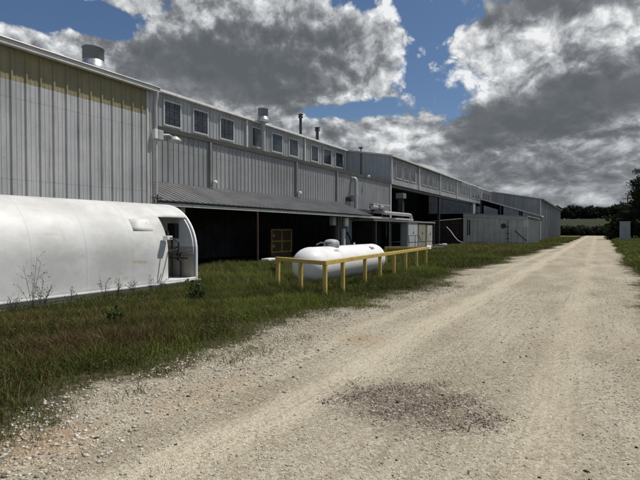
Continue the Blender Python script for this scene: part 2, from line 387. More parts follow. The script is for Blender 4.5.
def left_edge(y): return -4.15+.28*np.sin(y*.55+.7)+.16*np.sin(y*1.6)+.10*np.sin(y*3.7+1)+np.clip((y-18)/40, 0, 1)*.9+np.clip(1.5-y, 0, 8)*.05
def right_edge(y): return 1.0+.15*np.sin(y*.4)+.10*np.sin(y*1.3+2)+np.clip((y-20)/90, 0, 1)*1.1
def road_z(x, y):
    a, c = left_edge(y)-1.3, right_edge(y)+.9; t = np.clip((x-a)/(c-a), 0, 1)
    return np.where((t <= 0) | (t >= 1), 0, .008+.022*np.sin(math.pi*t)-.012*(np.exp(-((x+2.45)/.35)**2)+np.exp(-((x+.35)/.35)**2))+.004*np.sin(x*3+y*1.1))
ry = np.r_[np.arange(-12, 30, .5), np.arange(30, 200, 2.5)]
rm = MB(); rows = 25; rv = []; rd = []
for y in ry:
    a, c = left_edge(y)-1.3, right_edge(y)+.9
    for k in range(rows):
        t = k/(rows-1); x = a+(c-a)*t
        z = .008+.022*math.sin(math.pi*t)-.012*(math.exp(-((x+2.45)/.35)**2)+math.exp(-((x+.35)/.35)**2))+.004*math.sin(x*3+y*1.1)
        if k in (0, rows-1): z = .003
        rd.append(min(x-left_edge(y), right_edge(y)-x))
        rv.append((x, y, z))
rm.add(rv, [(j*rows+i, j*rows+i+1, (j+1)*rows+i+1, (j+1)*rows+i) for j in range(len(ry)-1) for i in range(rows-1)], True)
m, n, b = new_mat('limestone_gravel'); tc = n.n.new('ShaderNodeTexCoord').outputs['Object']
qx, qy, qz = n.sep(tc)
big = n.noise(n.vmath('MULTIPLY', tc, (1, .35, 1)), .9, 6, .62)
gcol = n.mix(n.ramp(big, .32, .68), (.32, .275, .20), (.455, .41, .32))
gcol = n.mix(n.ramp(n.noise(n.vmath('MULTIPLY', tc, (1, .3, 1)), 1.9, 5, .6, .6), .55, .78, 0, .55), gcol, (.245, .20, .14))
wx = n.math('ADD', qx, n.math('MULTIPLY', n.math('SUBTRACT', n.noise(tc, .35, 3), .5), .9))
def band(x0, wd): return n.ramp(n.math('ABSOLUTE', n.math('SUBTRACT', wx, x0)), wd, wd*.25)
trk = n.math('MAXIMUM', band(-2.35, .42), n.math('MAXIMUM', n.math('MULTIPLY', band(-.35, .34), .55), n.math('MULTIPLY', band(-3.2, .22), .6)))
rut = n.noise(n.vmath('MULTIPLY', tc, (9, .22, 1)), 1.6, 4, .6)
gcol = n.mix(n.math('MULTIPLY', trk, n.ramp(rut, .3, .6, .35, .9)), gcol, (.56, .505, .385))
gcol = n.mix(n.math('MULTIPLY', n.ramp(rut, .52, .66, 0, .55), n.ramp(big, .4, .6, .3, 1)), gcol, (.25, .215, .16))
for X, Y, rx_, ry_, a in ((-3.6, 1.9, .55, .5, .8), (-2.9, 6.1, .5, .5, .55), (-3.3, 3.3, .4, .9, .4)):
    q = n.vmath('LENGTH', n.vmath('MULTIPLY', n.vmath('SUBTRACT', tc, (X, Y, 0)), (1/rx_, 1/ry_, 0)))
    q = n.math('ADD', q, n.math('MULTIPLY', n.math('SUBTRACT', n.noise(tc, 3, 4, .7), .5), 1.2))
    gcol = n.mix(n.ramp(q, 1.1, .2, 0, a), gcol, (.37, .25, .15))
q = n.vmath('LENGTH', n.vmath('MULTIPLY', n.vmath('SUBTRACT', tc, (-1.48, 4.02, 0)), (1/.78, 1/.62, 0)))
q = n.math('ADD', q, n.math('MULTIPLY', n.math('SUBTRACT', n.noise(tc, 3.2, 6, .75), .5), 1.7))
pat = n.ramp(q, 1.25, .30, 0, .72)
gcol = n.mix(pat, gcol, n.mix(n.ramp(n.noise(tc, 30, 3), .4, .6), (.10, .066, .052), (.19, .145, .12)))
vo = n.n.new('ShaderNodeTexVoronoi'); n.put(vo.inputs['Vector'], tc); vo.inputs['Scale'].default_value = 95
vo2 = n.n.new('ShaderNodeTexVoronoi'); n.put(vo2.inputs['Vector'], n.vmath('MULTIPLY', tc, (1, 1, .3))); vo2.inputs['Scale'].default_value = 46
cs, cs2 = n.sep(vo.outputs['Color'])[0], n.sep(vo2.outputs['Color'])[0]
gcol = n.mix(n.ramp(cs, .0, 1, 0, 1, False), n.mix(1.0, gcol, (.66, .65, .62), 'MULTIPLY'), n.mix(1.0, gcol, (1.22, 1.22, 1.2), 'MULTIPLY'))
gcol = n.mix(n.ramp(cs2, .80, .9, 0, .5), gcol, (.56, .53, .46))
gcol = n.mix(n.ramp(cs2, .12, .06, 0, .4), gcol, (.17, .145, .115))
ed = n.n.new('ShaderNodeAttribute'); ed.attribute_name = 'Inside'
edge = n.math('ADD', ed.outputs['Fac'], n.math('ADD', n.math('MULTIPLY', n.math('SUBTRACT', n.noise(tc, 1.5, 3, .6), .5), 1.5), n.math('MULTIPLY', n.math('SUBTRACT', n.noise(tc, 7, 6, .75), .5), 1.5)))
dirt = n.mix(n.ramp(n.noise(tc, 9, 5, .7), .4, .65), (.040, .040, .018), (.105, .085, .05))
gcol = n.mix(n.ramp(edge, -.30, .22), dirt, gcol)
n.put(b.inputs['Base Color'], gcol); b.inputs['Roughness'].default_value = .95; b.inputs['Specular IOR Level'].default_value = .1
bp = n.n.new('ShaderNodeBump'); bp.inputs['Strength'].default_value = .7; bp.inputs['Distance'].default_value = .012
hgt = n.math('ADD', n.math('MULTIPLY', vo.outputs['Distance'], -1.0), n.math('MULTIPLY', n.noise(tc, 14, 6, .7), 1.6))
n.put(bp.inputs['Height'], hgt); n.l.new(bp.outputs[0], b.inputs['Normal']); M['gravel'] = m
ro = rm.build('gravel_road', 'gravel'); at_ = ro.data.attributes.new('Inside', 'FLOAT', 'POINT'); at_.data.foreach_set('value', np.array(rd, dtype=np.float32))
tag(ro, 'pale limestone gravel lane with two wheel tracks', 'road', kind='structure')

# ------------------------------------------------------------------ near warehouse
PIT = .19
DN, YN = 13.6, 11.2
t = thing('metal_warehouse', 'nearest grey ribbed metal warehouse with a yellowed band below its eave', 'warehouse', (-DN, YN, 0))
wall_x(DN, -9, YN-.26, 0, 5.67, .38, h=.044, base=.085, top=.04, mh=.009).build('wall', 'wall_near', t)
wall_x(DN, -9, YN-.26, 5.675, 6.54, .38, h=.044, base=.085, top=.04, mh=.009).build('skylight_band', 'fibreglass', t)
mb = MB(); mb.box(-DN-.1, -DN+.03, YN-.255, YN-.13, 0, 6.6); mb.box(-DN-.1, -DN+.055, YN-.127, YN, 0, 6.6); mb.build('corner_trim', 'trim', t, .008)
MB().box(-30, -DN-.09, YN-.10, YN-.02, 0, 6.5).build('end_wall', 'wall', t)
mb = MB(); mb.prism([(-DN-.2, 6.62), (-DN+.21, 6.52), (-DN+.21, 6.58), (-DN-.2, 6.76), (-36, 6.76+PIT*22.2), (-36, 6.62+PIT*22.2)], -9.4, YN+.12); mb.build('roof', 'roofing', t)
mb = MB()   # box gutter with a rolled lip
mb.prism([(-DN+.10, 6.515), (-DN+.21, 6.515), (-DN+.24, 6.65), (-DN+.22, 6.65), (-DN+.20, 6.535), (-DN+.10, 6.535)], -9.4, YN+.15)
mb.tube((-DN+.24, -9.4, 6.665), (-DN+.24, YN+.15, 6.665), .026, n=8); mb.box(-DN+.20, -DN+.255, -9.4, YN+.15, 6.514, 6.556)
mb.build('gutter', 'gutter', t)
MB().box(-DN+.242, -DN+.252, -9.4, YN+.15, 6.562, 6.632).build('gutter_face', 'shed_side', t)
mb = MB(); mb.path([(-DN+.2, YN+.05, 6.53), (-DN+.2, YN+.05, 6.40), (-DN+.14, YN+.05, 6.20), (-DN+.12, YN+.05, 6.0), (-DN+.12, YN+.05, .2)], .055, 10); mb.build('downspout', 'trim', t)
mb = MB()
for z in (2.55, 2.78): mb.tube((-DN+.19, YN-.20, z), (-DN+.19, YN+.28, z), .022, n=8)
mb.tube((-DN+.16, YN+.06, 2.3), (-DN+.16, YN+.06, 2.9), .03, n=8); mb.build('valve_bracket', 'black', t)

# ------------------------------------------------------------------ factory hall (second building)
DL, DC = 16.3, 20.85
Y1 = 39.9
t = hall = thing('factory_hall', 'long grey factory hall with nine small high windows and a dark open canopy bay', 'factory', (-DL, YN, 0))
LZ = 5.93
wall_x(DL, YN+.02, Y1-.12, lambda y: 3.35, LZ-.02, .305).build('wall', 'wall', t)
mb = MB(); mb.prism([(-DL-.3, LZ-.015), (-DL+.10, LZ-.015), (-DL+.20, LZ+.16), (-DL+.16, LZ+.17), (-DL+.07, LZ+.02), (-DL-.3, LZ+.02)], YN+.05, Y1); mb.build('ledge_gutter', 'ledge', t)
mb = MB(); mb.prism([(-DL-.02, LZ+.02), (-DL-.02, LZ+.06), (-DC-.02, LZ+.95), (-DC-.02, LZ+.88)], YN, Y1); mb.build('lower_roof', 'roofing', t)
CT = 9.22
wall_x(DC, 6, Y1-.1, 6.7, CT, .305).build('clerestory_wall', 'wall', t)
mb = MB(); mb.prism([(-DC-.1, CT+.01), (-DC+.22, CT+.01), (-DC+.22, CT+.13), (-DC-.1, CT+.20), (-40, CT+.2+PIT*19), (-40, CT+PIT*19)], 6, Y1-.02); mb.build('roof', 'roofing', t)
mb = MB(); mb.box(-DC+.225, -DC+.30, 6, Y1-.06, CT+.02, CT+.155); mb.build('eave_trim', 'white_dull', t)
for px in (246, 304, 344.5):
    y = ax(px, DC); MB().box(-DC+.036, -DC+.15, y-.08, y+.08, 6.75, CT).build('downspout', 'trim', t, .01)
def window(parent, D, y0, y1, z0, z1, bars=0, glass='glass'):
    f = MB(); w_ = .085; x0, x1 = -D+.02, -D+.075
    f.box(x0, x1, y0-w_, y0, z0-w_, z1+w_); f.box(x0, x1, y1, y1+w_, z0-w_, z1+w_)
    f.box(x0, x1-.002, y0, y1, z1, z1+w_); f.box(x0, x1+.02, y0, y1, z0-w_, z0)
    fr = f.build('window', 'frame', parent)
    if bars:
        g = MB()
        for i in range(bars):
            y = y0+(y1-y0)*(i+1)/(bars+1); g.box(x1-.03, x1-.012, y-.014, y+.014, z0, z1)
            z = z0+(z1-z0)*(i+1)/(bars+1); g.box(x1-.031, x1-.014, y0, y1, z-.014, z+.014)
        g.build('grille', 'wall_tan' if bars < 2 else 'dark_steel', fr)
    MB().box(-D+.034, -D+.040, y0, y1, z0, z1).build('pane', glass, fr); return fr
for i, (a, b_) in enumerate(((164.8, 180.2), (193.9, 207.3), (220.5, 233), (252, 262), (271.8, 281.7), (289, 297.3), (310.9, 317.4), (323.1, 330.5), (335.2, 342.3))):
    window(t, DC, ax(a, DC), ax(b_, DC), 7.58, 8.86, 2 if i < 3 else 0, 'glass_grey' if i in (3,) else 'glass')
for px in (209.5, 295.5, 336):
    y = ax(px, DL); MB().box(-DL+.034, -DL+.14, y-.055, y+.055, 3.75, LZ-.02).build('downspout', 'ledge', t, .01)
MB().box(-DL+.002, -DL+.12, Y1-.2, Y1+.05, 0, LZ-.02).build('corner_trim', 'trim', t, .01)
# canopy, open bay beneath
CF, YC = DN, 30.0
CZ0, CZ1 = 2.72, 3.70
mb = MB(); L0 = Vector((-DL+.04, 0, CZ1)); L1 = Vector((-CF, 0, CZ0)); nrm = Vector((CZ1-CZ0, 0, DL-CF)).normalized()
ribbed(mb, rib_profile(YN+.05, YC, .305, h=.03), lambda u, o: Vector((-CF, u, CZ0))+nrm*o, lambda u, o: Vector((-DL+.04, u, CZ1))+nrm*o)
mb.hexa([Vector((-CF, YN+.05, CZ0))-nrm*.05, Vector((-CF, YC, CZ0))-nrm*.05, Vector((-DL+.04, YC, CZ1))-nrm*.05, Vector((-DL+.04, YN+.05, CZ1))-nrm*.05],
        [Vector((-CF, YN+.05, CZ0))-nrm*.006, Vector((-CF, YC, CZ0))-nrm*.006, Vector((-DL+.04, YC, CZ1))-nrm*.006, Vector((-DL+.04, YN+.05, CZ1))-nrm*.006])
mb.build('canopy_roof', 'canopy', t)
MB().box(-CF-.12, -CF-.06, YN+.05, YC+3.4, 2.52, 2.64).build('canopy_beam', 'trim', t)
MB().box(-DL-.06, -DL+.0, YN+.05, Y1-.2, 3.12, 3.34).build('wall_beam', 'dark_steel', t)
for px, r_, mt in ((259, .05, 'redpost'), (342, .06, 'dark_steel'), (391, .05, 'dark_steel')):
    y = ax(px, CF); MB().tube((-CF-.09, y, 0), (-CF-.09, y, 2.52), r_, n=10).build('post', mt, t)
y = ax(183, CF+.3); MB().box(-CF-.5, -CF-.28, y-.1, y+.1, 0, 2.85).build('post', 'lightgrey', t)
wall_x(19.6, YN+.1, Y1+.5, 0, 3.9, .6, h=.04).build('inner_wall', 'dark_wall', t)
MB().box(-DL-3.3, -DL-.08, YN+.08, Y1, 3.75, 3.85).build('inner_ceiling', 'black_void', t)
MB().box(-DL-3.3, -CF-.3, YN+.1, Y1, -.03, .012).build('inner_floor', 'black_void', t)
# double door in the dark bay
yD0, yD1 = ax(270.5, 17.2), ax(291, 17.2)
dr = MB(); xd = -17.2
dr.box(xd, xd+.08, yD0, yD0+.09, .25, 1.72); dr.box(xd, xd+.08, yD1-.09, yD1, .25, 1.72); ym = (yD0+yD1)/2
dr.box(xd, xd+.08, ym-.06, ym+.06, .25, 1.63); dr.box(xd, xd+.079, yD0+.09, yD1-.09, 1.63, 1.72)
for a, b_ in ((yD0+.09, ym-.06), (ym+.06, yD1-.09)): dr.box(xd, xd+.075, a, b_, .92, 1.0); dr.box(xd, xd+.075, a, b_, .25, .33)
do = dr.build('double_door', 'door', t)
MB().box(xd-.05, xd+.03, yD0+.02, yD1-.02, .02, 1.70).build('panel', 'doorpanel', do)
for z in (1.32, .66): MB().tube((xd+.03, yD0+.28, z), (xd+.05, yD0+.28, z), .10, n=14).build('round_sticker', 'lightgrey', do)
# grey pillars and pipes at the right end of the canopy bay
def pillar(a, b_, D, z1, mat, name='pillar'):
    y0, y1 = ax(a, D), ax(b_, D); return MB().box(-D-.35, -D, y0, y1, 0, z1).build(name, mat, t, .01)
pillar(333.5, 337.5, 15.2, 2.9, 'dark_wall'); pillar(338.2, 345.5, 15.0, 3.0, 'concrete'); pillar(347, 353, 14.6, 2.6, 'lightgrey')
y = ax(343.5, 14.3); mb = MB(); mb.tube((-14.3, y, 0), (-14.3, y, 1.75), .13, n=14); mb.build('white_pipe', 'white', t)
mb = MB(); y = ax(332.5, 14.3); mb.box(-14.4, -14.15, y-.2, y+.2, 1.95, 2.5); mb.build('fuse_box', 'lightgrey', t, .01)
y = ax(346.5, 14.0); MB().box(-14.1, -13.95, y-.22, y+.22, 1.9, 2.45).build('fuse_box', 'white_dull', t, .01)
y = ax(350, 14.2); MB().path([(-14.2, y-.4, 1.5), (-14.2, y+.1, 1.0), (-14.2, y+.5, .3)], .06, 8).build('hose', 'black', t)
# vertical duct with elbow on the lower wall
y = ax(353.5, 16.1); mb = MB()
mb.path([(-DL-.05, y, 5.62), (-16.08, y, 5.62), (-15.98, y, 5.60), (-15.92, y, 5.50), (-15.92, y, 5.36), (-15.92, y, 3.2)], .15, 14)
tag(mb.build('wall_duct', 'lightgrey'), 'pale round duct with an elbow running down the grey wall', 'duct')
y = ax(347.8, 16.2); mb = MB(); mb.tube((-DL+.03, y, 4.05), (-15.85, y, 4.05), .20, .24, 14); mb.tube((-15.85, y, 4.05), (-15.80, y, 4.05), .26, n=14)
tag(mb.build('wall_fan', 'dark_steel'), 'small dark fan housing low on the grey wall beside the round duct', 'fan')

# ------------------------------------------------------------------ open wing (third building)
D2, Y2, Z2 = DL, 85.9, 8.42
BAY = (Y2-Y1)/6
t = wing = thing('open_shed_wing', 'far grey wing with rows of three clerestory windows above open dark bays', 'building', (-D2, Y1, 0))
gz_ = lambda D: Z2+.02+PIT*(D-D2)
wall_y(Y1, D2-.02, 34, 5.9, gz_, .40, h=.04, base=.08).build('gable_wall', 'wall_dull', t)
wall_x(D2, Y1+.09, Y2, 5.95, Z2, .305, back=.07).build('clerestory_wall', 'wing_wall', t)
MB().box(-D2+.036, -D2+.11, Y1+.02, Y2, 5.90, 6.36).build('fascia_band', 'wall', t)
mb = MB(); mb.prism([(-D2-.1, Z2+.01), (-D2+.22, Z2-.03), (-D2+.22, Z2+.08), (-D2-.1, Z2+.15), (-42, Z2+.15+PIT*25.7), (-42, Z2+.01+PIT*25.7)], Y1-.12, 66)
mb.prism([(-22.5, Z2+.15+PIT*6.2), (-42, Z2+.15+PIT*25.7), (-42, Z2+.01+PIT*25.7), (-22.5, Z2+.01+PIT*6.2)], 66.002, 80.3); mb.build('roof', 'roofing', t)  # roof cut back here to let sky light reach the inner partition
MB().box(-D2+.225, -D2+.30, Y1-.12, Y2, Z2-.03, Z2+.11).build('eave_trim', 'gutter', t)
mb = MB(); mb.prism([(-34, gz_(34)-.03), (-D2+.2, gz_(D2)-.06), (-D2+.2, gz_(D2)+.09), (-34, gz_(34)+.12)], Y1-.20, Y1-.125); mb.build('gable_trim', 'trim', t)
for k in range(7):
    y = Y1+BAY*k if k < 6 else Y2-.1
    MB().box(-D2+.112, -D2+.19, y-.07, y+.10, 5.92, Z2-.04).build('downspout', 'trim', t)
for k in range(6):
    for j in range(3):
        y0 = Y1+BAY*k+BAY*(.17+.255*j); window(t, D2, y0, y0+BAY*.185, 6.62, 7.76, 0, 'glass_grey')
MB().box(-D2-.30, -D2-.05, ax(440, D2)-.14, ax(440, D2)+.14, 0, 5.9).build('column', 'dark_steel', t)
MB().box(-D2-.30, -D2+.05, ax(473.8, D2)-.75, ax(473.8, D2)+.75, 0, 5.89).build('column', 'wing_wall', t)
MB().box(-D2-.30, -D2-.05, Y2-.3, Y2-.05, 0, 5.9).build('column', 'dark_steel', t)
MB().box(-D2-.4, -D2-.02, Y1+.2, Y2, 5.62, 5.89).build('beam', 'dark_steel', t)
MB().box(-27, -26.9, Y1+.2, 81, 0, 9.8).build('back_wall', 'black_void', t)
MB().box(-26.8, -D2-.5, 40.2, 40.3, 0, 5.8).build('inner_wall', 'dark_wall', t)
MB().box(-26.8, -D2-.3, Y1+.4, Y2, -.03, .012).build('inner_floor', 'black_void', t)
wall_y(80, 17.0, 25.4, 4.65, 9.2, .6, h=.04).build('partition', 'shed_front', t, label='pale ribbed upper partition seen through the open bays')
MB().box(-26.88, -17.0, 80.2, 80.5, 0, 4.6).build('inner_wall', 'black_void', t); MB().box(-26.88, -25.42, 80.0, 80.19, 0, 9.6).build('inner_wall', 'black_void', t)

# lean-to at the far end of the wing
t = thing('lean_to', 'low open lean-to with a pale sloping roof edge behind the metal shed', 'lean-to', (-11, 75.2, 0))
lz = lambda D: 3.95+.327*(D-7.19)
mb = MB(); mb.hexa([(-15.9, 75.0, lz(15.9)-.22), (-7.0, 75.0, lz(7)-.22), (-7.0, 78, lz(7)-.22), (-15.9, 78, lz(15.9)-.22)], [(-15.9, 75.0, lz(15.9)-.02), (-7.0, 75.0, lz(7)-.02), (-7.0, 78, lz(7)-.02), (-15.9, 78, lz(15.9)-.02)]); mb.build('roof', 'gutter', t)
wall_y(75.3, 7.2, 9.6, 0, lambda D: lz(D)-.24, .5, h=.04).build('wall', 'wall_tan', t)
wall_y(75.3, 10.1, 12.3, 0, lambda D: lz(D)-.24, .5, h=.04).build('wall', 'wall_dull', t)
wall_y(75.3, 13.1, 15.2, 0, lambda D: lz(D)-1.0, .5, h=.04).build('wall', 'wall_dull', t)
for D in (9.85, 12.7, 15.6): MB().box(-D-.12, -D+.12, 75.25, 75.5, 0, lz(D)-.24).build('post', 'dark_steel', t)
MB().hexa([(-16, 77.8, 0), (-7.2, 77.8, 0), (-7.2, 77.95, 0), (-16, 77.95, 0)], [(-16, 77.8, lz(16)-.24), (-7.2, 77.8, lz(7.2)-.24), (-7.2, 77.95, lz(7.2)-.24), (-16, 77.95, lz(16)-.24)]).build('back_wall', 'black_void', t)
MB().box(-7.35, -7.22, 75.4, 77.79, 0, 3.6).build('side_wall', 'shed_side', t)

# ------------------------------------------------------------------ far barn
YB, DB = 87.3, 8.3
t = thing('metal_barn', 'farthest grey ribbed barn with its low side along the gravel lane', 'barn', (-DB, YB, 0))
bz = lambda D: 7.05+.185*(D-DB)
YE = ax(560.3, DB)
wall_y(YB, DB, 26, 0, bz, .75, h=.05, base=.1, top=.05, minor=1).build('gable_wall', 'wing_wall', t)
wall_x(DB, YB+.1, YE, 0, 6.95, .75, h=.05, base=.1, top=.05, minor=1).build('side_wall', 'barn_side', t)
MB().box(-DB-.08, -DB+.08, YB-.08, YB+.098, 0, 7.0).build('corner_trim', 'white_dull', t)
mb = MB(); mb.prism([(-DB+.35, 6.98-.07), (-DB+.35, 7.10), (-26.2, bz(26.2)+.2), (-26.2, bz(26.2)+.03)], YB-.25, YE+.3); mb.build('roof', 'roofing', t)
MB().box(-DB+.355, -DB+.42, YB-.25, YE+.3, 6.86, 7.08).build('gutter', 'dark_steel', t)
MB().box(-DB+.06, -DB+.12, YB+9, YB+9.3, 0, 6.8).build('downspout', 'wing_wall', t)
MB().box(-26, -DB-.08, YE-.08, YE, 0, 6.9).build('end_wall', 'wall', t)

# ------------------------------------------------------------------ metal shed by the lane
YS, S0, S1, SYE = 57.6, 6.85, 14.0, 70.5
t = thing('metal_shed', 'low tan grey panel shed with a diagonal brace and a white board', 'shed', (-10.4, YS, 0))
szt = lambda D: 3.22+.07*(D-S0)
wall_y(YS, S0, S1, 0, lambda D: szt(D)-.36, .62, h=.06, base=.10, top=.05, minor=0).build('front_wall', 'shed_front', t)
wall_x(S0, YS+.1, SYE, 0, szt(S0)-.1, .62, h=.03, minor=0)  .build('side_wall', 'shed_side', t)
mb = MB(); mb.prism([(-S1-.1, szt(S1)), (-S0+.12, szt(S0)), (-S0+.12, szt(S0)+.07), (-S1-.1, szt(S1)+.07)], YS-.15, SYE); mb.build('roof', 'roofing', t)
mb = MB(); mb.prism([(-S1, szt(S1)-.36), (-S0, szt(S0)-.36), (-S0, szt(S0)-.01), (-S1, szt(S1)-.01)], YS-.09, YS-.04); mb.build('fascia', 'trim', t)
def sx(px, Y=YS):   # D on the shed front at photo column px
    k = (597-px)*c_/F; return k*Y*c_/(1-k*s_)
for px in (467.8, 469.6): MB().box(-sx(px)-.07, -sx(px)+.07, YS-.05, YS-.02, 1.1, 2.95).build('slot', 'black', t)
D = sx(508); mb = MB(); mb.box(-D-.03, -D+.03, YS-.06, YS-.036, .1, 2.8)
for z in (.7, 1.3, 2.1): mb.box(-D-.16, -D+.12, YS-.075, YS-.061, z-.05, z+.05)
mb.build('door_seam', 'dark_steel', t)
D = sx(503.5); MB().lathe([(.26, -.12), (.30, -.02), (.12, 0)], (-D, YS-.03, 2.2), 'y', 16).build('round_vent', 'dark_steel', t)
MB().box(-sx(523), -sx(528.3), YS-.07, YS-.037, 2.02, 2.85).build('white_board', 'white_dull', t)
MB().tube((-sx(515), YS-.08, 1.65), (-sx(526.5), YS-.08, .5), .04, n=8).build('diagonal_brace', 'black', t)
MB().box(-S0-.02, -S0+.06, YS-.06, YS+.095, 0, szt(S0)-.02).build('corner_trim', 'trim', t)
t = thing('rusty_panel_fence', 'dark rusty sheet fence joined to the left of the tan grey shed', 'fence', (-16, YS+.4, 0))
wall_y(YS+.4, 14.1, 18.6, 0, lambda D: 3.05-.07*(D-14), .5, h=.03, minor=0).build('panel', 'rust', t)
mb = MB(); mb.tube((-18.6, YS+.3, 2.78), (-14.1, YS+.3, 3.12), .05, n=8); mb.build('top_rail', 'trim', t)

# ------------------------------------------------------------------ annex and cabinets between canopy and shed
DA = 13.0
t = thing('dark_annex', 'low open fronted dark annex with a flat roof beyond the canopy', 'annex', (-14, 32, 0))
ya, yb = ax(373, DA), ax(407, DA)
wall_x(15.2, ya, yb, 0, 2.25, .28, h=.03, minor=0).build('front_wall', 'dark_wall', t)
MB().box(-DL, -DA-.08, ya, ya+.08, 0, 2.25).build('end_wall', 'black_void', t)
MB().box(-DL, -DA+.12, ya-.1, ax(434, DA), 2.30, 2.42).build('flat_roof', 'ledge', t)
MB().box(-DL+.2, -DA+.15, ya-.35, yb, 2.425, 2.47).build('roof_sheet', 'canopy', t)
for px in (388, 374.5, 433): MB().box(-DA+.06, -DA+.13, ax(px, DA)-.05, ax(px, DA)+.05, 0, 2.3).build('post', 'dark_steel', t)
def cab(a, b_, z1, mat, label, name, legs=0.):
    y0, y1 = ax(a, DA), ax(b_, DA); cc = thing(name, label, 'cabinet', (-DA, (y0+y1)/2, 0))
    MB().box(-DA-.6, -DA+.02, y0, y1, legs, z1).build('body', mat, cc, .015)
    ym = (y0+y1)/2
    mb = MB(); mb.box(-DA+.021, -DA+.05, y0+.06, ym-.02, legs+.7, z1-.06); mb.box(-DA+.021, -DA+.05, ym+.02, y1-.06, legs+.7, z1-.06); mb.build('door', mat, cc, .008)
    mb = MB(); mb.box(-DA+.051, -DA+.08, ym+.06, ym+.12, z1-.9, z1-.7); mb.build('handle', 'black', cc); return cc
cab(407.6, 417.3, 2.28, 'lightgrey', 'light grey electrical cabinet at the end of the black annex', 'electrical_cabinet')
cab(418, 425.2, 2.2, 'tan', 'tan panelled cabinet between the light grey and dull grey cabinets', 'panel_cabinet')
cab(426.5, 432, 2.15, 'wall_tan', 'dull grey cabinet at the right end of the cabinet row', 'panel_cabinet')
# plant on the annex roof
y = ax(401, 14); t = thing('exhaust_column', 'square dark exhaust column with a wider grey cap above the annex roof', 'exhaust', (-14, y, 2.47))
MB().box(-14.2, -13.8, y-.2, y+.2, 2.47, 4.3).build('shaft', 'dark_wall', t, .01); MB().box(-14.32, -13.68, y-.36, y+.36, 4.3, 4.72).build('cap', 'shed_side', t, .01)
t = thing('roof_duct', 'silver horizontal duct with an elbow end lying on the annex roof', 'duct', (-13.5, ax(400, 13.5), 2.47))
y0, y1 = ax(383, 13.6), ax(411, 13.6)
mb = MB(); mb.path([(-13.6, y0, 2.95), (-13.6, y1-.5, 2.95), (-13.6, y1-.2, 2.93), (-13.6, y1-.02, 2.80), (-13.6, y1+.02, 2.6), (-13.6, y1+.02, 2.47)], .14, 14); mb.build('pipe', 'steel', t)
mb = MB(); mb.box(-13.9, -13.2, ax(392, 13.5), ax(410, 13.5), 2.472, 2.6); mb.build('base', 'lightgrey', t, .01)
t = thing('roof_compressor', 'silver twin drum unit on thin legs above the canopy end', 'machine', (-14.6, ax(378, 14.6), 2.47))
y0, y1 = ax(371, 14.6), ax(383.5, 14.6); ym = (y0+y1)/2
for dz_, a, b_ in ((3.42, y0, ym-.1), (3.46, ym+.1, y1-.2)):
    MB().lathe([(.05, 0), (.2, .06), (.23, .2), (.23, b_-a-.2), (.2, b_-a-.06), (.05, b_-a)], (-14.6, a, dz_), 'y', 14).build('drum', 'steel', t)
mb = MB(); mb.box(-14.8, -14.4, y0, y1+.9, 3.60, 3.68); mb.build('top_plate', 'lightgrey', t)
mb = MB(); mb.box(-14.8, -14.4, y0+.2, y1-.2, 3.1, 3.2); mb.build('tray', 'dark_steel', t)
for a in (y0+.3, y1-.3): MB().box(-14.65, -14.55, a-.04, a+.04, 2.47, 3.25).build('leg', 'dark_steel', t)
tag(MB().box(-14.9, -14.05, ax(360, 14), ax(370, 14), 2.06, 2.22).build('bent_sheet', 'white_dull', None, .02), 'pale bent metal sheet hung under the canopy end', 'sheet')

# ------------------------------------------------------------------ roof vents, flues, lamps
def upblast(x, y, zb, rc, z0, z1, z2, label, pipe=None):
    t = thing('roof_exhaust_fan', label, 'exhaust fan', (x, y, zb))
    MB().lathe([(rc*1.25, 0), (rc*1.22, .12), (rc*.8, .16)], (x, y, zb), 'z', 24).build('curb', 'steel', t)
    if pipe: MB().tube((x, y, pipe[0]), (x, y, z0), pipe[1], n=16).build('pipe', 'wall_dull', t)
    h = z1-z0
    MB().lathe([(rc*.75, 0), (rc*1.28, .02), (rc*1.32, .08), (rc*1.20, h*.45), (rc*1.02, h*.8), (rc*.92, h)], (x, y, z0), 'z', 28).build('bowl', 'steel', t)
    mb = MB(); mb.lathe([(rc*.97, 0), (rc, .02), (rc, z2-z1-.05), (rc*1.04, z2-z1-.04), (rc*1.04, z2-z1), (rc*.93, z2-z1), (rc*.93, .05)], (x, y, z1-.02), 'z', 28); mb.build('wind_band', 'shed_side', t)
    return t
upblast(-16, ax(95, 16), 7.15, .37, 7.42, 7.90, 8.34, 'round silver exhaust fan on the nearest warehouse roof')
upblast(-20.35, ax(263.3, 20.35), 6.9, .36, 9.28, 9.70, 10.24, 'tall round exhaust fan on a pipe rising past the clerestory windows', (6.9, .17))
def flue(px, D, z0, z1, label, r=.13):
    y = ax(px, D); t = thing('flue_pipe', label, 'flue', (-D, y, z0))
    MB().tube((-D, y, z0), (-D, y, z1-.3), r, n=12).build('pipe', 'dark_steel', t)
    MB().lathe([(r*1.1, 0), (r*1.7, .05), (r*1.7, .16), (r*1.2, .2), (r*1.2, .26), (r*1.8, .28), (r*1.7, .36)], (-D, y, z1-.36), 'z', 14).build('cap', 'dark_steel', t); return t
flue(300.7, 23, 9.6, 12.1, 'taller dark capped flue pipe on the factory hall roof'); flue(317.3, 23, 9.6, 11.46, 'shorter dark capped flue pipe on the factory hall roof', .15)
D = 19.2; y = Y1-.12; t = thing('gable_conduit', 'thin dark conduit with a small cap up the gable of the far wing', 'conduit', (-D, y, 6.3))
MB().tube((-D, y, 6.3), (-D, y, 9.35), .055, n=8).build('pipe', 'dark_steel', t); MB().box(-D-.16, -D+.16, y-.12, y+.1, 9.35, 9.5).build('cap', 'dark_steel', t)
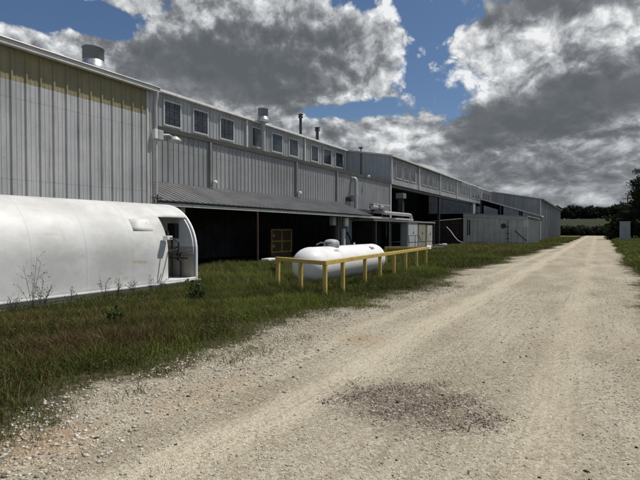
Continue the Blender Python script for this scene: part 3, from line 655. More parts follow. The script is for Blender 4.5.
def wall_lamp(x, y, z, label):
    t = thing('wall_lamp', label, 'lamp', (x, y, z))
    MB().box(x-.02, x+.06, y-.05, y+.05, z-.06, z+.06).build('bracket', 'lightgrey', t)
    MB().lathe([(.05, .0), (.11, .02), (.12, .12), (.07, .18)], (x+.14, y, z-.1), 'z', 12).build('lamp_head', 'white', t); return t
for px, z, l in ((210.8, 3.98, 'small white wall lamp below the first downspout from the near warehouse'), (296, 4.0, 'small white wall lamp on the middle downspout of the grey wall')):
    wall_lamp(-DL+.16, ax(px, DL), z, l)
wall_lamp(-DL+.25, ax(364.2, DL), 6.03, 'small white wall lamp on the ledge below the far gable')
x, y, z = -DN+.12, YN+.1, 5.02
t = thing('flood_light', 'grey flood light on an arm at the near warehouse corner', 'flood light', (x, y, z))
MB().box(x-.10, x+.10, y-.16, y-.02, z-.16, z+.18).build('junction_box', 'white_dull', t, .01)
MB().box(x-.06, x+.12, y-.018, y+.20, z-.18, z+.17).build('housing', 'lightgrey', t, .02)
MB().path([(x+.05, y+.2, z+.02), (x+.10, y+.45, z+.06), (x+.12, y+.62, z-.02)], .045, 8).build('arm', 'lightgrey', t)
MB().lathe([(.06, .1), (.16, .02), (.22, -.05), (.20, -.09), (.05, -.09)], (x+.14, y+.72, z-.05), 'z', 16).build('lamp_head', 'gutter', t)

# ------------------------------------------------------------------ white half-round tank on its skid
t = thing('white_tank', 'long white half-round tank with rust stains and an open end hatch', 'tank', TANK0)
RA, DCN = 1.4, 11.5
sec = [(-1.4, .2), (-1.4, .26), (-1.4, .66), (-1.4, 1.0)]
sec += [(-RA*math.cos(R(a)), 1.0+RA*math.sin(R(a))) for a in range(5, 180, 5)]
sec += [(1.4, 1.0), (1.4, .6), (1.4, .2)]        # (towards wall positive here), mirrored below
yst = list(np.linspace(-2.0, 8.8, 19))+[9.05, 9.3, 9.55, 9.84]
mb = MB(); nsec = len(sec); v = []
for y in yst:
    for a, z in sec: v.append((-DCN-a, y, z))
f = []
for j in range(len(yst)-1):
    for i in range(nsec-1):
        zz = (sec[i][1]+sec[i+1][1])/2
        if yst[j] >= 8.79 and sec[i+1][0] < -.95 and .25 < zz and sec[i+1][1] <= 1.995: continue
        f.append((j*nsec+i, j*nsec+i+1, (j+1)*nsec+i+1, (j+1)*nsec+i))
mb.add(v, f, True); sh = mb.build('shell', 'tank', t)
so = sh.modifiers.new('thickness', 'SOLIDIFY'); so.thickness = .03; so.offset = 0
def arch(y0, y1, r0, r1, z0=.2):
    mb = MB(); outer, inner = [], []
    for a, z in [(-1.4, z0), (-1.4, 1.0)]+[(-RA*math.cos(R(q)), 1.0+RA*math.sin(R(q))) for q in range(6, 175, 6)]+[(1.4, 1.0), (1.4, z0)]:
        nx, nz = (a/RA, max(0, z-1.0)/RA) if z >= 1.0 else (math.copysign(1, a), 0)
        outer.append((a+nx*r1, z+nz*r1)); inner.append((a+nx*r0, z+nz*r0))
    for i in range(len(outer)-1):
        mb.hexa([(-DCN-inner[i][0], y0, inner[i][1]), (-DCN-outer[i][0], y0, outer[i][1]), (-DCN-outer[i][0], y1, outer[i][1]), (-DCN-inner[i][0], y1, inner[i][1])],
                [(-DCN-inner[i+1][0], y0, inner[i+1][1]), (-DCN-outer[i+1][0], y0, outer[i+1][1]), (-DCN-outer[i+1][0], y1, outer[i+1][1]), (-DCN-inner[i+1][0], y1, inner[i+1][1])])
    return mb
arch(9.842, 9.90, -.03, .018).build('end_rim', 'white', t)
def endplate(z0, z1, y0, y1):
    pts = []
    def half(z): return 1.36 if z <= 1.0 else math.sqrt(max(0, 1.36**2-(z-1.0)**2))
    zs = np.linspace(z0, z1, 16); L = [(-DCN-half(z), z) for z in zs]; Rr = [(-DCN+half(z), z) for z in zs][::-1]
    return MB().prism(L+Rr, y0, y1)
endplate(1.14, 2.355, 9.78, 9.84).build('end_panel', 'white', t)
endplate(.92, 1.137, 9.775, 9.84).build('end_band', 'lightgrey', t)
endplate(.2, .917, 9.79, 9.84).build('lower_end_panel', 'wall_tan', t)
endplate(.22, 2.36, 8.1, 8.14).build('bulkhead', 'dark_wall', t)
MB().box(-12.88, -10.12, 8.0, 9.83, .19, .235).build('floor_plate', 'white_dull', t)  # plate made white to bounce sun up inside the hatch
MB().box(-11.05, -10.72, 9.62, 9.77, 1.38, 1.83).build('control_box', 'black', t, .02)
mb = MB(); mb.tube((-10.42, 9.06, .23), (-10.42, 9.06, 1.62), .035, n=10); mb.tube((-10.42, 9.06, 1.02), (-10.22, 9.35, 1.08), .03, n=8); mb.tube((-10.42, 9.06, 1.45), (-10.95, 9.6, 1.6), .03, n=8); mb.build('stand_pipe', 'dark_steel', t)
mb = MB(); mb.tube((-10.9, 9.66, .24), (-10.9, 9.66, 1.37), .03, n=8); mb.tube((-11.2, 9.7, .80), (-10.3, 9.7, .80), .022, n=8); mb.path([(-10.6, 9.72, .24), (-10.6, 9.72, .7), (-10.75, 9.7, .78)], .025, 8); mb.build('inner_pipes', 'dark_steel', t)
mb = MB(); mb.box(-10.6, -10.3, 8.86, 9.02, .24, .86); mb.build('pump_box', 'redpost', t, .02)
mb = MB(); mb.box(-10.09, -9.90, 8.62, 8.80, 1.36, 1.47); hb = mb.build('latch_bracket', 'white', t, .01)
mb = MB(); mb.path([(-9.92, 8.72, 1.42), (-9.74, 8.80, 1.36), (-9.68, 8.82, 1.22), (-9.84, 8.80, 1.10)], .017, 8)
mb.path([(-10.1, 8.80, 1.02), (-9.70, 8.84, 1.00), (-9.62, 9.05, 1.05), (-9.60, 9.2, 1.08)], .018, 8); mb.tube((-9.70, 8.82, .92), (-9.70, 8.82, 1.30), .022, n=8)
mb.lathe([(.03, 0), (.10, .01), (.10, .03), (.03, .04)], (-9.74, 8.84, 1.0), 'x', 12); mb.build('latch_arm', 'black', t)
# repair patch, bent to the shell
mb = MB(); v = []; A = [25, 30, 35, 40]
for y in (7.80, 8.42):
    for q in A: v.append((-DCN+(RA+.0175)*math.cos(R(q)), y, 1.0+(RA+.0175)*math.sin(R(q))))
k = len(A); mb.add(v, [(i, i+1, k+i+1, k+i) for i in range(k-1)], True); po = mb.build('repair_patch', 'white_dull', t); q = po.modifiers.new('thickness', 'SOLIDIFY'); q.thickness = .002; q.offset = 0
sk = thing_sk = MB()
for D in (10.1, 12.9):
    s_in = 1 if D < 11 else -1
    sk.box(-D-.17, -D+.17, -2.0, 9.98, .0, .045); sk.box(-D-.10, -D+.10, -2.0, 9.98, .166, .196)
sk.build('skid_flange', 'white', t)
mb = MB()
for D in (10.1, 12.9): mb.box(-D-.02, -D+.02, -2.0, 9.97, .0455, .1655)
mb.box(-12.85, -10.15, 9.91, 9.96, .05, .16); mb.build('skid_web', 'shed_side', t)

# ------------------------------------------------------------------ propane tank
t = ptank = thing('propane_tank', 'white horizontal propane tank with a domed lid behind the yellow railing', 'propane tank', (-7.0, 13.2, 0))
r = .52; zc = .62; ya, yb = 11.2, 15.35
prof = [(r*math.sin(R(a)), ya-r*math.cos(R(a))*1.0) for a in range(2, 91, 8)]+[(r+.004, ya+.02), (r+.004, ya+.05), (r, ya+.06), (r, (ya+yb)/2), (r, yb-.06)]+[(r*math.cos(R(a)), yb+r*math.sin(R(a))) for a in range(0, 89, 8)]
MB().lathe(prof, (-7.0, 0, zc), 'y', 40).build('shell', 'ctank', t)
for y in (12.0, 14.6):
    MB().prism([(-7.36, .0), (-6.64, .0), (-6.66, .34), (-6.80, .16), (-7.0, .115), (-7.2, .16), (-7.34, .34)], y-.05, y+.05).build('saddle', 'wall_dull', t)
yd = 12.45
dm = MB().lathe([(.235, 0), (.245, .02), (.245, .10), (.225, .17), (.17, .215), (.08, .235), (.01, .24)], (-7.0, yd, zc+r-.03), 'z', 24).build('dome_lid', 'lightgrey', t)
mb = MB(); mb.tube((-7.0, yd-.32, zc+r-.02), (-7.0, yd-.32, zc+r+.12), .035, n=10); mb.tube((-7.12, yd-.42, zc+r+.10), (-6.9, yd-.22, zc+r+.10), .02, n=8); mb.path([(-7.0, yd-.3, zc+r+.09), (-7.05, yd-.55, zc+r+.12), (-7.1, yd-.75, zc+r+.05)], .02, 8); mb.build('valve', 'dark_steel', t)
mb = MB(); mb.tube((-7, 14.0, zc+r-.02), (-7, 14.0, zc+r+.07), .03, n=8); mb.build('relief_valve', 'white_dull', t)
def plate(y0, y1, q0, q1, nm, mt):
    mb = MB(); v = []; A = np.linspace(q0, q1, 5)
    for y in (y0, y1):
        for q in A: v.append((-7.0+(r+.006)*math.cos(R(q)), y, zc+(r+.006)*math.sin(R(q))))
    o = mb.add(v, [(i, i+1, 5+i+1, 5+i) for i in range(4)], True).build(nm, mt, t)
plate(12.02, 12.14, 46, 54, 'faded_decal', 'wall_dull'); plate(12.17, 12.28, 45, 56, 'faded_decal', 'lightgrey'); plate(14.55, 14.66, 42, 58, 'dark_decal', 'dark_steel'); plate(14.72, 14.82, 44, 55, 'dark_decal', 'dark_steel')

# ------------------------------------------------------------------ yellow railing
t = thing('yellow_railing', 'yellow post and rail guard round the white propane tank', 'railing', (-6.0, 14, 0))
A_, B_, C_, E_ = Vector((-5.42, 9.32)), Vector((-6.32, 19.6)), Vector((-7.31, 10.08)), Vector((-8.0, 19.1))
HT = .86
def post(x, y, rot=0.):
    h = .045; ca, sa = math.cos(rot), math.sin(rot)
    q = [(x+ca*a-sa*b_, y+sa*a+ca*b_) for a, b_ in ((-h, -h), (h, -h), (h, h), (-h, h))]
    MB().hexa([(a, b_, -.05) for a, b_ in q], [(a, b_, HT-.055) for a, b_ in q]).build('post', 'yellow', t, .005)
rot = math.atan2(B_.x-A_.x, B_.y-A_.y)*-1
for px in (325, 342.8, 365, 380, 394, 405.7, 416.6, 426):
    # where the sight line of this post meets the front rail
    k = (px-320)/F; dirx, diry = k*c_-s_, k*s_+c_
    dd = B_-A_; den_ = dirx*dd.y-diry*dd.x; u = (A_.y*dirx-A_.x*diry)/(-den_) if abs(den_) > 1e-6 else 0
    u = (A_.x*diry-A_.y*dirx)/(dirx*dd.y-diry*dd.x); p = A_+dd*max(0, min(1, u)); post(p.x, p.y, rot)
for k in (.48, 1.0): p = A_+(C_-A_)*k; post(p.x, p.y, rot)
for k in (.5, 1.0): p = B_+(E_-B_)*k; post(p.x, p.y, rot)
def rail(a, b_, z0, z1, ex=.06, w_=.055):
    dd = (b_-a).normalized(); nn = Vector((-dd.y, dd.x))*w_; a = a-dd*ex; b_ = b_+dd*ex
    q = [a-nn, b_-nn, b_+nn, a+nn]
    MB().hexa([(p.x, p.y, z0) for p in q], [(p.x, p.y, z1) for p in q]).build('rail', 'yellow', t, .006)
rail(A_, B_, HT-.05, HT+.05, .06); rail(A_+(C_-A_)*.06, C_, HT-.052, HT+.046, .06); rail(B_+(E_-B_)*.07, E_, HT-.052, HT+.046, .05)

# ------------------------------------------------------------------ odds and ends lying about
def rot_box(name, mat, label, cat, loc, size, rz=0., rx=0.):
    o = MB().box(-size[0]/2, size[0]/2, -size[1]/2, size[1]/2, 0, size[2]).build(name, mat, None, min(size)*.2); o.location = loc; o.rotation_euler = (rx, 0, rz); return tag(o, label, cat)
rot_box('white_slab', 'white', 'flat white slab lying at the foot of the red post before the dark bay', 'slab', (-13.2, 17.5, .22), (.4, .9, .10), .2)
rot_box('fallen_board', 'white_dull', 'pale board lying by the dull grey cabinet', 'board', (-12.0, ax(429, 12), .15), (.35, 2.6, .08), .3, R(6))
rot_box('timber_offcut', 'wood', 'brown timber offcut among the scrap near the cabinets', 'timber', (-11.7, ax(435, 11.7), .1), (.25, 1.8, .18), -.5)
rot_box('concrete_block', 'concrete', 'grey concrete block among the scrap near the rusty fence', 'block', (-12.2, ax(441, 12.2), .0), (.5, .6, .42), .4)
rot_box('white_bucket_box', 'white_dull', 'small white box in the scrap at the rusty fence', 'box', (-12.6, ax(444.5, 12.6), .0), (.4, .4, .4), .9)
mb = MB(); mb.path([(-15.9, 57.0, 2.1), (-15.3, 56.6, 1.6), (-14.7, 56.2, .9), (-14.2, 55.9, .45), (-13.6, 55.8, .2)], .065, 10)
tag(mb.build('bent_pipe', 'wall_dull'), 'pale bent pipe leaning on the rusty fence', 'pipe')
t = thing('hand_cart', 'thin dark metal cart frame in front of the grey electrical cabinet', 'cart', (-12.3, 36.5, 0))
y0, y1 = ax(409, 12.3), ax(421, 12.3)
mb = MB(); mb.path([(-12.3, y0, .2), (-12.3, y0, 1.25), (-12.3, y1-.6, 1.25), (-12.3, y1, .8)], .03, 6); mb.tube((-12.3, (y0+y1)/2, .25), (-12.3, (y0+y1)/2, 1.25), .025, n=6); mb.build('handle_frame', 'dark_steel', t)
mb = MB(); mb.box(-12.6, -12.0, y0, y1, .28, .36); mb.build('bed', 'dark_steel', t)
for y in (y0+.3, y1-.3): MB().lathe([(.05, -.04), (.18, -.04), (.18, .04), (.05, .04)], (-12.0, y, .18), 'x', 14).build('wheel', 'black', t)

# grey cabinet and utility pole on the right
X, Y = 3.6, 83.5
t = thing('roadside_cabinet', 'plain grey upright metal cabinet before the dark trees right of the lane', 'cabinet', (X, Y, 0))
MB().box(X-.66, X+.66, Y-.4, Y+.4, .1, 2.95).build('body', 'wall_dull', t, .02); MB().box(X-.72, X+.72, Y-.46, Y+.46, 2.95, 3.02).build('lid', 'lightgrey', t, .01)
MB().box(X-.6, X+.6, Y-.43, Y-.402, .4, 2.85).build('door', 'wall_dull', t, .01); MB().box(X-.75, X+.75, Y-.5, Y+.5, -.05, .1).build('plinth', 'concrete', t)
X, Y = 6.1, 131
t = thing('utility_pole', 'distant wooden utility pole with a double crossarm above the dark trees', 'pole', (X, Y, 0))
MB().tube((X, Y, -.2), (X, Y, 9.9), .15, .11, 10).build('pole', 'bark', t)
for z in (9.2, 8.2): MB().box(X-1.05, X+1.05, Y-.2, Y-.09, z-.07, z+.07).build('crossarm', 'bark', t)
for q in (-.95, -.45, .45, .95): MB().tube((X+q, Y-.15, 9.27), (X+q, Y-.15, 9.5), .05, n=8).build('insulator', 'dark_steel', t)

# ------------------------------------------------------------------ trees
def leaf_cloud(cent, rad, nclump, per, size, cols, seed, spread=.25):
    "leaf-sized triangles in clumps spread through a lumpy volume"
    g = np.random.default_rng(seed)
    u = g.normal(size=(nclump, 3)); u /= np.linalg.norm(u, axis=1)[:, None]
    rr = g.random(nclump)**.42
    lump = 1+.22*np.sin(u[:, 0]*4+seed)+.20*np.sin(u[:, 1]*5+seed*2+u[:, 2]*4)
    cc = np.array(cent)+u*(rr*lump)[:, None]*np.array(rad)
    cs = np.array(rad).mean()*spread*(.6+.8*g.random(nclump))
    tone = .62+.76*g.random(nclump)
    n_ = nclump*per; ci = np.repeat(np.arange(nclump), per)
    q = g.normal(size=(n_, 3)); q /= np.linalg.norm(q, axis=1)[:, None]
    p = cc[ci]+q*(g.random(n_)**.5*cs[ci])[:, None]*np.array([1, 1, .75])
    a = g.normal(size=(n_, 3)); a /= np.linalg.norm(a, axis=1)[:, None]
    b_ = np.cross(a, g.normal(size=(n_, 3))); b_ /= np.linalg.norm(b_, axis=1)[:, None]
    sz = size*(.6+.8*g.random(n_))[:, None]
    V = np.stack([p-a*sz, p+b_*sz*.55, p+a*sz, p-b_*sz*.55], 1).reshape(-1, 3)
    k = np.arange(n_)[:, None]*4; T = np.concatenate([k+[0, 1, 2], k+[0, 2, 3]], 1).reshape(-1, 3)
    c0, c1 = np.array(cols[0]), np.array(cols[1]); f = g.random(n_)[:, None]
    C = (c0*(1-f)+c1*f)*tone[ci][:, None]*(.8+.4*g.random(n_))[:, None]
    return V, T, np.repeat(C, 4, 0)
def tree(name, label, cat, x, y, h, rad, cz, seed, cols, nclump=110, per=90, size=.16, group=None):
    nclump = int(nclump*1.5); size *= .85
    t = thing(name, label, cat, (x, y, 0), group)
    mb = MB(); g = random.Random(seed)
    mb.path([(x, y, -.1), (x+.1, y, cz*.4), (x-.05, y+.1, cz*.8), (x, y, cz+rad[2]*.5)], [.05*rad[0]+.08, .045*rad[0]+.06, .03*rad[0]+.04, .03], 9)
    for i in range(6):
        a = g.random()*6.28; z0 = cz*(.5+.35*g.random()); mb.path([(x, y, z0), (x+math.cos(a)*rad[0]*.35, y+math.sin(a)*rad[1]*.35, z0+rad[2]*.25), (x+math.cos(a)*rad[0]*.7, y+math.sin(a)*rad[1]*.7, z0+rad[2]*.45)], [.05+.02*rad[0], .05, .02], 6)
    mb.build('trunk', 'bark', t)
    V, T, C = leaf_cloud((0, 0, cz), rad, nclump, per, size, cols, seed)
    V[:, 2] = np.maximum(V[:, 2], .05)
    np_mesh('crown', V, T, C, M['leaf'], t); return t
DG = ((.014, .022, .008), (.036, .050, .016))
G_ = 'dark trees right of the lane'
tree('broadleaf_tree', 'tall dark tree at the right edge rising above the bushes', 'tree', 8.3, 103.5, 12, (3.5, 3.5, 4.0), 8.0, 3, DG, 150, 100, .17, G_)
tree('dense_bush', 'low dark bush closest to the gravel lane on its right', 'bush', 2.9, 100, 5, (1.9, 2.2, 2.3), 2.3, 4, DG, 100, 90, .15, G_)
tree('dense_bush', 'taller dark bush right behind the grey roadside cabinet', 'bush', 5.4, 101, 7, (2.6, 2.5, 3.1), 3.2, 5, DG, 120, 90, .16, G_)
tree('dense_bush', 'broad dark bush under the tall tree at the right edge', 'bush', 8.6, 99, 7, (2.9, 2.6, 3.0), 3.0, 6, DG, 120, 90, .16, G_)
tree('dense_bush', 'dark bush right of the tall tree, mostly outside the view', 'bush', 12.5, 104, 8, (3.6, 3, 3.8), 3.6, 8, DG, 120, 90, .17, G_)
# hedge line before the field, and the wood along the rise: masses nobody could count
def wood(name, y0, x0, x1, step, hmin, hmax, wr, seed, label, cat, size, per, cols):
    g = np.random.default_rng(seed); VV, TT, CC = [], [], []; k = 0
    for x in np.arange(x0, x1, step):
        h = hmin+(hmax-hmin)*(.5+.5*math.sin(x*.11+seed)*math.sin(x*.037+1))*(.75+.25*g.random()); y = y0+g.normal()*step*.5
        zb = float(terrain_h(np.array(x), np.array(y)))
        V, T, C = leaf_cloud((x, y, zb+h*.46), (step*wr, step*wr, h*.54), 30, per, size, cols, int(g.integers(1e6)), .42)
        VV.append(V); TT.append(T+k); CC.append(C*(.8+.4*g.random())); k += len(V)
    o = np_mesh(name, np.concatenate(VV), np.concatenate(TT), np.concatenate(CC), M['leaf']); tag(o, label, cat, kind='stuff')
wood('distant_wood', 415, -190, 110, 4.0, 9.0, 10.6, 1.5, 11, 'dark wood along the rise beyond the pale field', 'wood', .75, 60, ((.010, .015, .007), (.022, .030, .012)))
wood('distant_hedge', 182, -60, 45, 1.8, 2.8, 3.5, 1.5, 12, 'dark hedge at the near edge of the pale field', 'hedge', .3, 50, ((.012, .016, .007), (.026, .032, .012)))

# ------------------------------------------------------------------ grass
def grass(name, x, y, h, wdt, cols, label, lean=.85):
    n_ = len(x); a = rng.random(n_)*2*math.pi; b_ = rng.random(n_)*2*math.pi
    ux, uy = np.cos(a)*wdt/2, np.sin(a)*wdt/2
    le = h*lean*(.25+rng.random(n_)); lx, ly = np.cos(b_)*le, np.sin(b_)*le
    z0 = np.full(n_, -.02); P0 = np.stack([x-ux, y-uy, z0], 1); P1 = np.stack([x+ux, y+uy, z0], 1)
    mx, my = x+lx*.38, y+ly*.38
    P2 = np.stack([mx-ux*.7, my-uy*.7, h*.60], 1); P3 = np.stack([mx+ux*.7, my+uy*.7, h*.60], 1); P4 = np.stack([x+lx, y+ly, h*(.93)], 1)
    V = np.stack([P0, P1, P2, P3, P4], 1).reshape(-1, 3); k = np.arange(n_)[:, None]*5
    T = np.concatenate([k+[0, 1, 3], k+[0, 3, 2], k+[2, 3, 4]], 1).reshape(-1, 3)
    o = np_mesh(name, V, T, np.repeat(cols, 5, 0), M['grass']); tag(o, label, 'grass', kind='stuff'); return o
def gcols(x, y, n_, dry=.22):
    fresh = np.clip(wob(x, y, .45, 2.7)*1.2+.25, 0, 1)[:, None]
    g0, g1, br, yl = np.array((.050, .078, .013)), np.array((.125, .145, .030)), np.array((.095, .056, .030)), np.array((.22, .18, .08))
    f = rng.random(n_)[:, None]; c = (g0*(1-f)+g1*f)*(.85+.65*fresh)+np.array((.02, .025, 0))*fresh
    pb = np.clip(.50+.70*wob(x, y, .55, 1.3), 0, 1)*np.clip((8.5-y)/5, 0, 1)*np.clip((-4.6-x)/.8, 0, 1)
    isb = rng.random(n_) < (.07+.88*pb); c[isb] = (br*(.7+.7*rng.random(n_)[:, None]))[isb]
    isy = rng.random(n_) < dry*(.35+.8*np.clip(wob(x, y, .8, 4.), 0, 1)); c[isy] = (yl*(.6+.7*rng.random(n_)[:, None]))[isy]
    return c
def field_pts(n_, x0, x1, y0, y1, keep):
    x = x0+(x1-x0)*rng.random(n_); y = y0+(y1-y0)*rng.random(n_); k = keep(x, y); return x[k], y[k]
def in_left(x, y):
    d_ = left_edge(y)-.15-x; edge = np.clip(d_/.7, 0, 1)*(.55+.6*wob(x, y, 2.2, .5)*.6)+.9*np.clip((d_-.5)/.6, 0, 1)
    tank = (x < -9.95) & (x > -13.05) & (y < 9.95)
    return (rng.random(len(x)) < edge) & ~tank & (x > -14.2)
def h_of(x, y, d_): return (.05+.13*np.clip(d_/1.4, 0, 1))*(1-.35*np.clip((-7.5-x)/1.5, 0, 1)*np.clip((9-y)/3, 0, 1))*(.5+.9*rng.random(len(x)))*(1+.55*wob(x, y, 1.1, 2.))
for (n_, x0, x1, y0, y1, wd, sc) in ((190000, -10.2, -3.4, 0, 9, .0075, .95), (130000, -14, -3.4, 9, 18, .010, 1.25), (70000, -14, -3.0, 18, 34, .018, 1.2), (60000, -13, -2.4, 34, 62, .035, 1.25)):
    x, y = field_pts(n_, x0, x1, y0, y1, in_left); d_ = left_edge(y)-x
    h = np.maximum(.03, h_of(x, y, d_)*sc)
    grass('grass', x, y, h, wd*(.6+.8*rng.random(len(x))), gcols(x, y, len(x), .20 if y0 < 18 else .32 if y0 < 30 else .7), 'rank green and brown grass between the lane and the buildings')
def in_barn(x, y): return (x < left_edge(y)-.2) & (x > -8.1) & (rng.random(len(x)) < .4+.6*np.clip((left_edge(y)-x)/2, 0, 1))
x, y = field_pts(26000, -8.2, -1.5, 70.8, 125, in_barn); grass('grass', x, y, (.15+.25*rng.random(len(x))), .06*(.6+.8*rng.random(len(x))), gcols(x, y, len(x), .45), 'dry grass along the foot of the far barn')
def in_right(x, y): return rng.random(len(x)) < np.clip((x-right_edge(y)-.1)/.6, 0, 1)
for (n_, x0, x1, y0, y1, wd) in ((60000, .9, 5, 7, 26, .012), (60000, .9, 8, 26, 60, .03), (45000, 1, 14, 60, 125, .06)):
    x, y = field_pts(n_, x0, x1, y0, y1, in_right); h = (.12+.30*np.clip((x-right_edge(y))/1.2, 0, 1))*(.55+.75*rng.random(len(x)))
    grass('grass', x, y, h, wd*(.6+.8*rng.random(len(x))), gcols(x, y, len(x), .25)*1.15, 'tall green verge grass right of the lane')
def leaf_carpet(name, n_, x0, x1, y0, y1, size, label):
    x, y = field_pts(n_, x0, x1, y0, y1, lambda a, b_: in_left(a, b_) & (wob(a, b_, 1.0, 5.1)+.5*wob(a, b_, 3.1, 2.2) > .12)); k_ = len(x)
    z = .02+.15*rng.random(k_)*np.clip(.6+.6*wob(x, y, 1., 5.1), .2, 1); p = np.stack([x, y, z], 1)
    a = rng.normal(size=(k_, 3)); a[:, 2] *= .45; a /= np.linalg.norm(a, axis=1)[:, None]; b_ = np.cross(a, np.array((0, 0, 1.))+.5*rng.normal(size=(k_, 3))); b_ /= np.linalg.norm(b_, axis=1)[:, None]
    sz = size*(.5+rng.random(k_))[:, None]; V = np.stack([p-a*sz, p+b_*sz*.45, p+a*sz, p-b_*sz*.45], 1).reshape(-1, 3)
    q = np.arange(k_)[:, None]*4; T = np.concatenate([q+[0, 1, 2], q+[0, 2, 3]], 1).reshape(-1, 3)
    f = rng.random(k_)[:, None]; C = (np.array((.045, .07, .018))*(1-f)+np.array((.11, .14, .035))*f)*(.7+.6*rng.random(k_)[:, None])
    tag(np_mesh(name, V, T, np.repeat(C, 4, 0), M['leaf']), label, 'ground cover', kind='stuff')
leaf_carpet('ground_cover', 60000, -10.2, -3.6, .3, 9, .016, 'small leafy weeds mixed into the near grass'); leaf_carpet('ground_cover', 60000, -14, -3.4, 9, 24, .026, 'small leafy weeds mixed into the grass round the railing')
# a stand of taller straw-coloured grass at the end of the white tank and before the dark bay
x, y = field_pts(16000, -13.2, -6.5, 9.6, 19, lambda a, b_: in_left(a, b_) & (wob(a, b_, .9, 6.)+.45*np.clip((12-b_)/2, 0, 1) > .1)); f = rng.random(len(x))[:, None]
grass('tall_grass', x, y, .22+.24*rng.random(len(x)), .009*(.6+.8*rng.random(len(x))), (np.array((.10, .125, .03))*(1-f)+np.array((.26, .22, .10))*f)*(.7+.6*rng.random(len(x))[:, None]), 'taller straw tipped grass at the end of the white tank', .6)
# thin tufts creeping onto the gravel shoulder
tx, ty = [], []
for i in range(150):
    y0 = rng.random()*14+.8; x0 = left_edge(y0)+.35*rng.normal()-.05; k = int(20+70*rng.random())
    tx.append(x0+rng.normal(size=k)*.09); ty.append(y0+rng.normal(size=k)*.12)
x, y = np.concatenate(tx), np.concatenate(ty); grass('grass', x, y, .03+.09*rng.random(len(x)), .006*(.7+.7*rng.random(len(x))), gcols(x, y, len(x), .2), 'thin tufts of grass creeping onto the gravel shoulder', 1.1)
# seed heads: thin dry stalks over the grass
x, y = field_pts(9000, -10, -4.4, .5, 16, in_left); k = rng.random(len(x)) < .45; x, y = x[k], y[k]
cc = np.array((.16, .11, .06))*(.5+.9*rng.random(len(x)))[:, None]; grass('dry_stalks', x, y, (.16+.16*rng.random(len(x))), .004+.004*rng.random(len(x)), cc, 'dry brown seed stalks standing above the grass', .45)

# tall weeds against the white tank
def weed(x, y, h, seed, label):
    g = random.Random(seed); mb = MB(); t = thing('dry_weed', label, 'weed', (x, y, 0), 'dry weeds before the white tank')
    for s in range(g.randint(4, 8)):
        a = g.random()*6.28; sp = h*.35*g.random(); hh = h*(.45+.55*g.random()); top = Vector((x+math.cos(a)*sp, y+math.sin(a)*sp, hh))
        mb.path([(x, y, 0), (x+math.cos(a)*sp*.4, y+math.sin(a)*sp*.4, hh*.5), top], [.005, .004, .002], 5)
        for q in range(g.randint(3, 9)):
            f = .35+.65*g.random(); b0 = Vector((x, y, 0)).lerp(top, f); aa = g.random()*6.28; l = .05+.13*g.random()*h
            b1 = b0+Vector((math.cos(aa)*l, math.sin(aa)*l, l*.8)); mb.tube(b0, b1, .0022, .0015, 4)
            for w_ in range(g.randint(0, 2)):
                pp = b1+Vector((g.uniform(-.02, .02), g.uniform(-.02, .02), g.uniform(-.02, .02))); r_ = .005+.008*g.random()
                mb.lathe([(.001, -r_), (r_, 0), (.001, r_)], pp, 'z', 5)
    mb.build('stalks', 'bark', t)
weed(-9.55, 4.95, 1.15, 1, 'tallest dry weed against the white tank at the left edge'); weed(-9.6, 5.2, .66, 2, 'dry weed just right of the tallest one by the tank')
weed(-9.55, 5.75, .38, 3, 'low dry weed before the tank between two taller ones'); weed(-9.7, 6.6, .72, 4, 'branched dry weed left of the middle of the white tank'); weed(-9.62, 7.35, .42, 5, 'short dry weed below the rust spots of the tank'); weed(-9.5, 7.75, .5, 7, 'short bushy dry weed near the hatch end of the tank')
for i, (x, y, h, l) in enumerate(((-9.5, 4.6, .5, 'dry weed left of the tallest one at the left edge of the view'), (-9.62, 6.9, .55, 'slender dry weed just right of the branched one'), (-9.58, 8.1, .34, 'lowest dry weed, nearest the hatch of the white tank'), (-9.45, 5.05, .7, 'second tall dry weed beside the tallest one'))):
    weed(x, y, h, 60+i, l)
def leafy(x, y, h, seed, label):
    g = random.Random(seed); t = thing('broad_leaf_weed', label, 'weed', (x, y, 0), 'leafy weeds in the grass')
    MB().path([(x, y, 0), (x+.02, y, h*.5), (x, y+.02, h*.95)], [.008, .006, .003], 5).build('stem', 'bark', t)
    V, T, C = leaf_cloud((0, 0, h*.55), (h*.32, h*.32, h*.48), 40, 7, .036, ((.04, .06, .016), (.08, .11, .03)), seed); np_mesh('leaves', V, T, C, M['leaf'], t)
for i, (x, y, h, l) in enumerate(((-6.9, 4.9, .34, 'dark leafy weed in the brown grass before the tank'), (-7.6, 7.4, .55, 'large leafy weed below the hatch of the white tank'), (-9.0, 12.2, .6, 'leafy weed in the grass beside the dark bay'), (-10.5, 17.5, .7, 'tall leafy weed in front of the red post'))):
    leafy(x, y, h, 40+i, l)

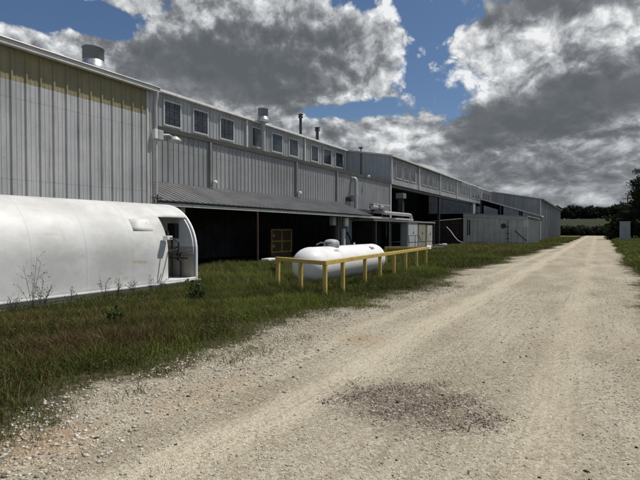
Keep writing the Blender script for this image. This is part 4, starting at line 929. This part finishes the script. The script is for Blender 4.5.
# ------------------------------------------------------------------ loose stones
def stones(name, x, y, size, cols, label):
    n_ = len(x); base = np.array([(1, 0, 0), (0, 1, 0), (-1, 0, 0), (0, -1, 0), (0, 0, 1), (0, 0, -1)], float)
    j = base[None]*(.6+.8*rng.random((n_, 6, 1)))+rng.normal(size=(n_, 6, 3))*.16; j[:, :, 2] *= .55
    a = rng.random(n_)*6.28; ca, sa = np.cos(a)[:, None], np.sin(a)[:, None]
    X = j[:, :, 0]*ca-j[:, :, 1]*sa; Yy = j[:, :, 0]*sa+j[:, :, 1]*ca
    V = np.stack([X*size[:, None]+x[:, None], Yy*size[:, None]+y[:, None], j[:, :, 2]*size[:, None]+road_z(x, y)[:, None]+size[:, None]*.10], 2).reshape(-1, 3)
    F_ = np.array([(0, 1, 4), (1, 2, 4), (2, 3, 4), (3, 0, 4), (1, 0, 5), (2, 1, 5), (3, 2, 5), (0, 3, 5)])
    T = (np.arange(n_)[:, None, None]*6+F_[None]).reshape(-1, 3)
    o = np_mesh(name, V, T, np.repeat(cols, 6, 0), M['stone']); tag(o, label, 'gravel', kind='stuff'); return o
def scol(n_, bright=1.):
    p = np.array([(.53, .485, .39), (.40, .35, .27), (.34, .305, .24), (.62, .59, .52), (.24, .20, .15)]); i = rng.choice(5, n_, p=[.36, .30, .14, .16, .04])
    return p[i]*(.75+.45*rng.random(n_))[:, None]*bright
def on_road(x, y): return (x > left_edge(y)-.35) & (x < right_edge(y)+.1) & (rng.random(len(x)) < .30+.5*np.clip(.5+.5*wob(x*1.4, y*.5, 1.3, 3), 0, 1)-.25*np.exp(-((x+2.4)/.4)**2)-.2*np.exp(-((x+.35)/.35)**2))
x, y = field_pts(90000, -5, 1.4, 1.2, 7, on_road); stones('loose_gravel', x, y, .0028+.010*rng.random(len(x))**4, scol(len(x)), 'loose gravel on the near part of the lane')
x, y = field_pts(16000, -5, 1.4, 7, 18, on_road); stones('loose_gravel', x, y, .006+.014*rng.random(len(x))**3, scol(len(x)), 'loose gravel farther along the lane')
y = rng.random(20000)**1.3*13+.9; x = left_edge(y)+.30+.42*rng.normal(size=20000); k = (x > left_edge(y)-.45) & (x < left_edge(y)+1.5)
x, y = x[k], y[k]; stones('shoulder_stones', x, y, .0045+.020*rng.random(len(x))**5, scol(len(x), .95), 'pale broken stones along the grassy shoulder')
x, y = field_pts(60000, -2.6, -.3, 3.1, 5.2, lambda a, b_: rng.random(len(a)) < np.clip(.95-((a+1.46)/.86)**2-((b_-4.05)/.66)**2+.75*wob(a, b_, 2.6, 1.)+.35*wob(a, b_, 7, 2.), 0, 1)**1.2*.95); cc = scol(len(x)); dk = rng.random(len(x)) < .70
cc[dk] = (np.array((.105, .075, .060))*(.5+1.1*rng.random(len(x)))[:, None])[dk]; stones('dark_gravel_patch', x, y, .0022+.008*rng.random(len(x))**3, cc, 'patch of dark purplish gravel in the lane')
x, y = field_pts(60, -3.5, .9, 2.0, 8, lambda a, b_: a > -9); stones('dark_pebbles', x, y, .010+.014*rng.random(len(x)), np.array((.05, .04, .035))*np.ones((len(x), 1)), 'scattered dark pebbles on the pale lane')
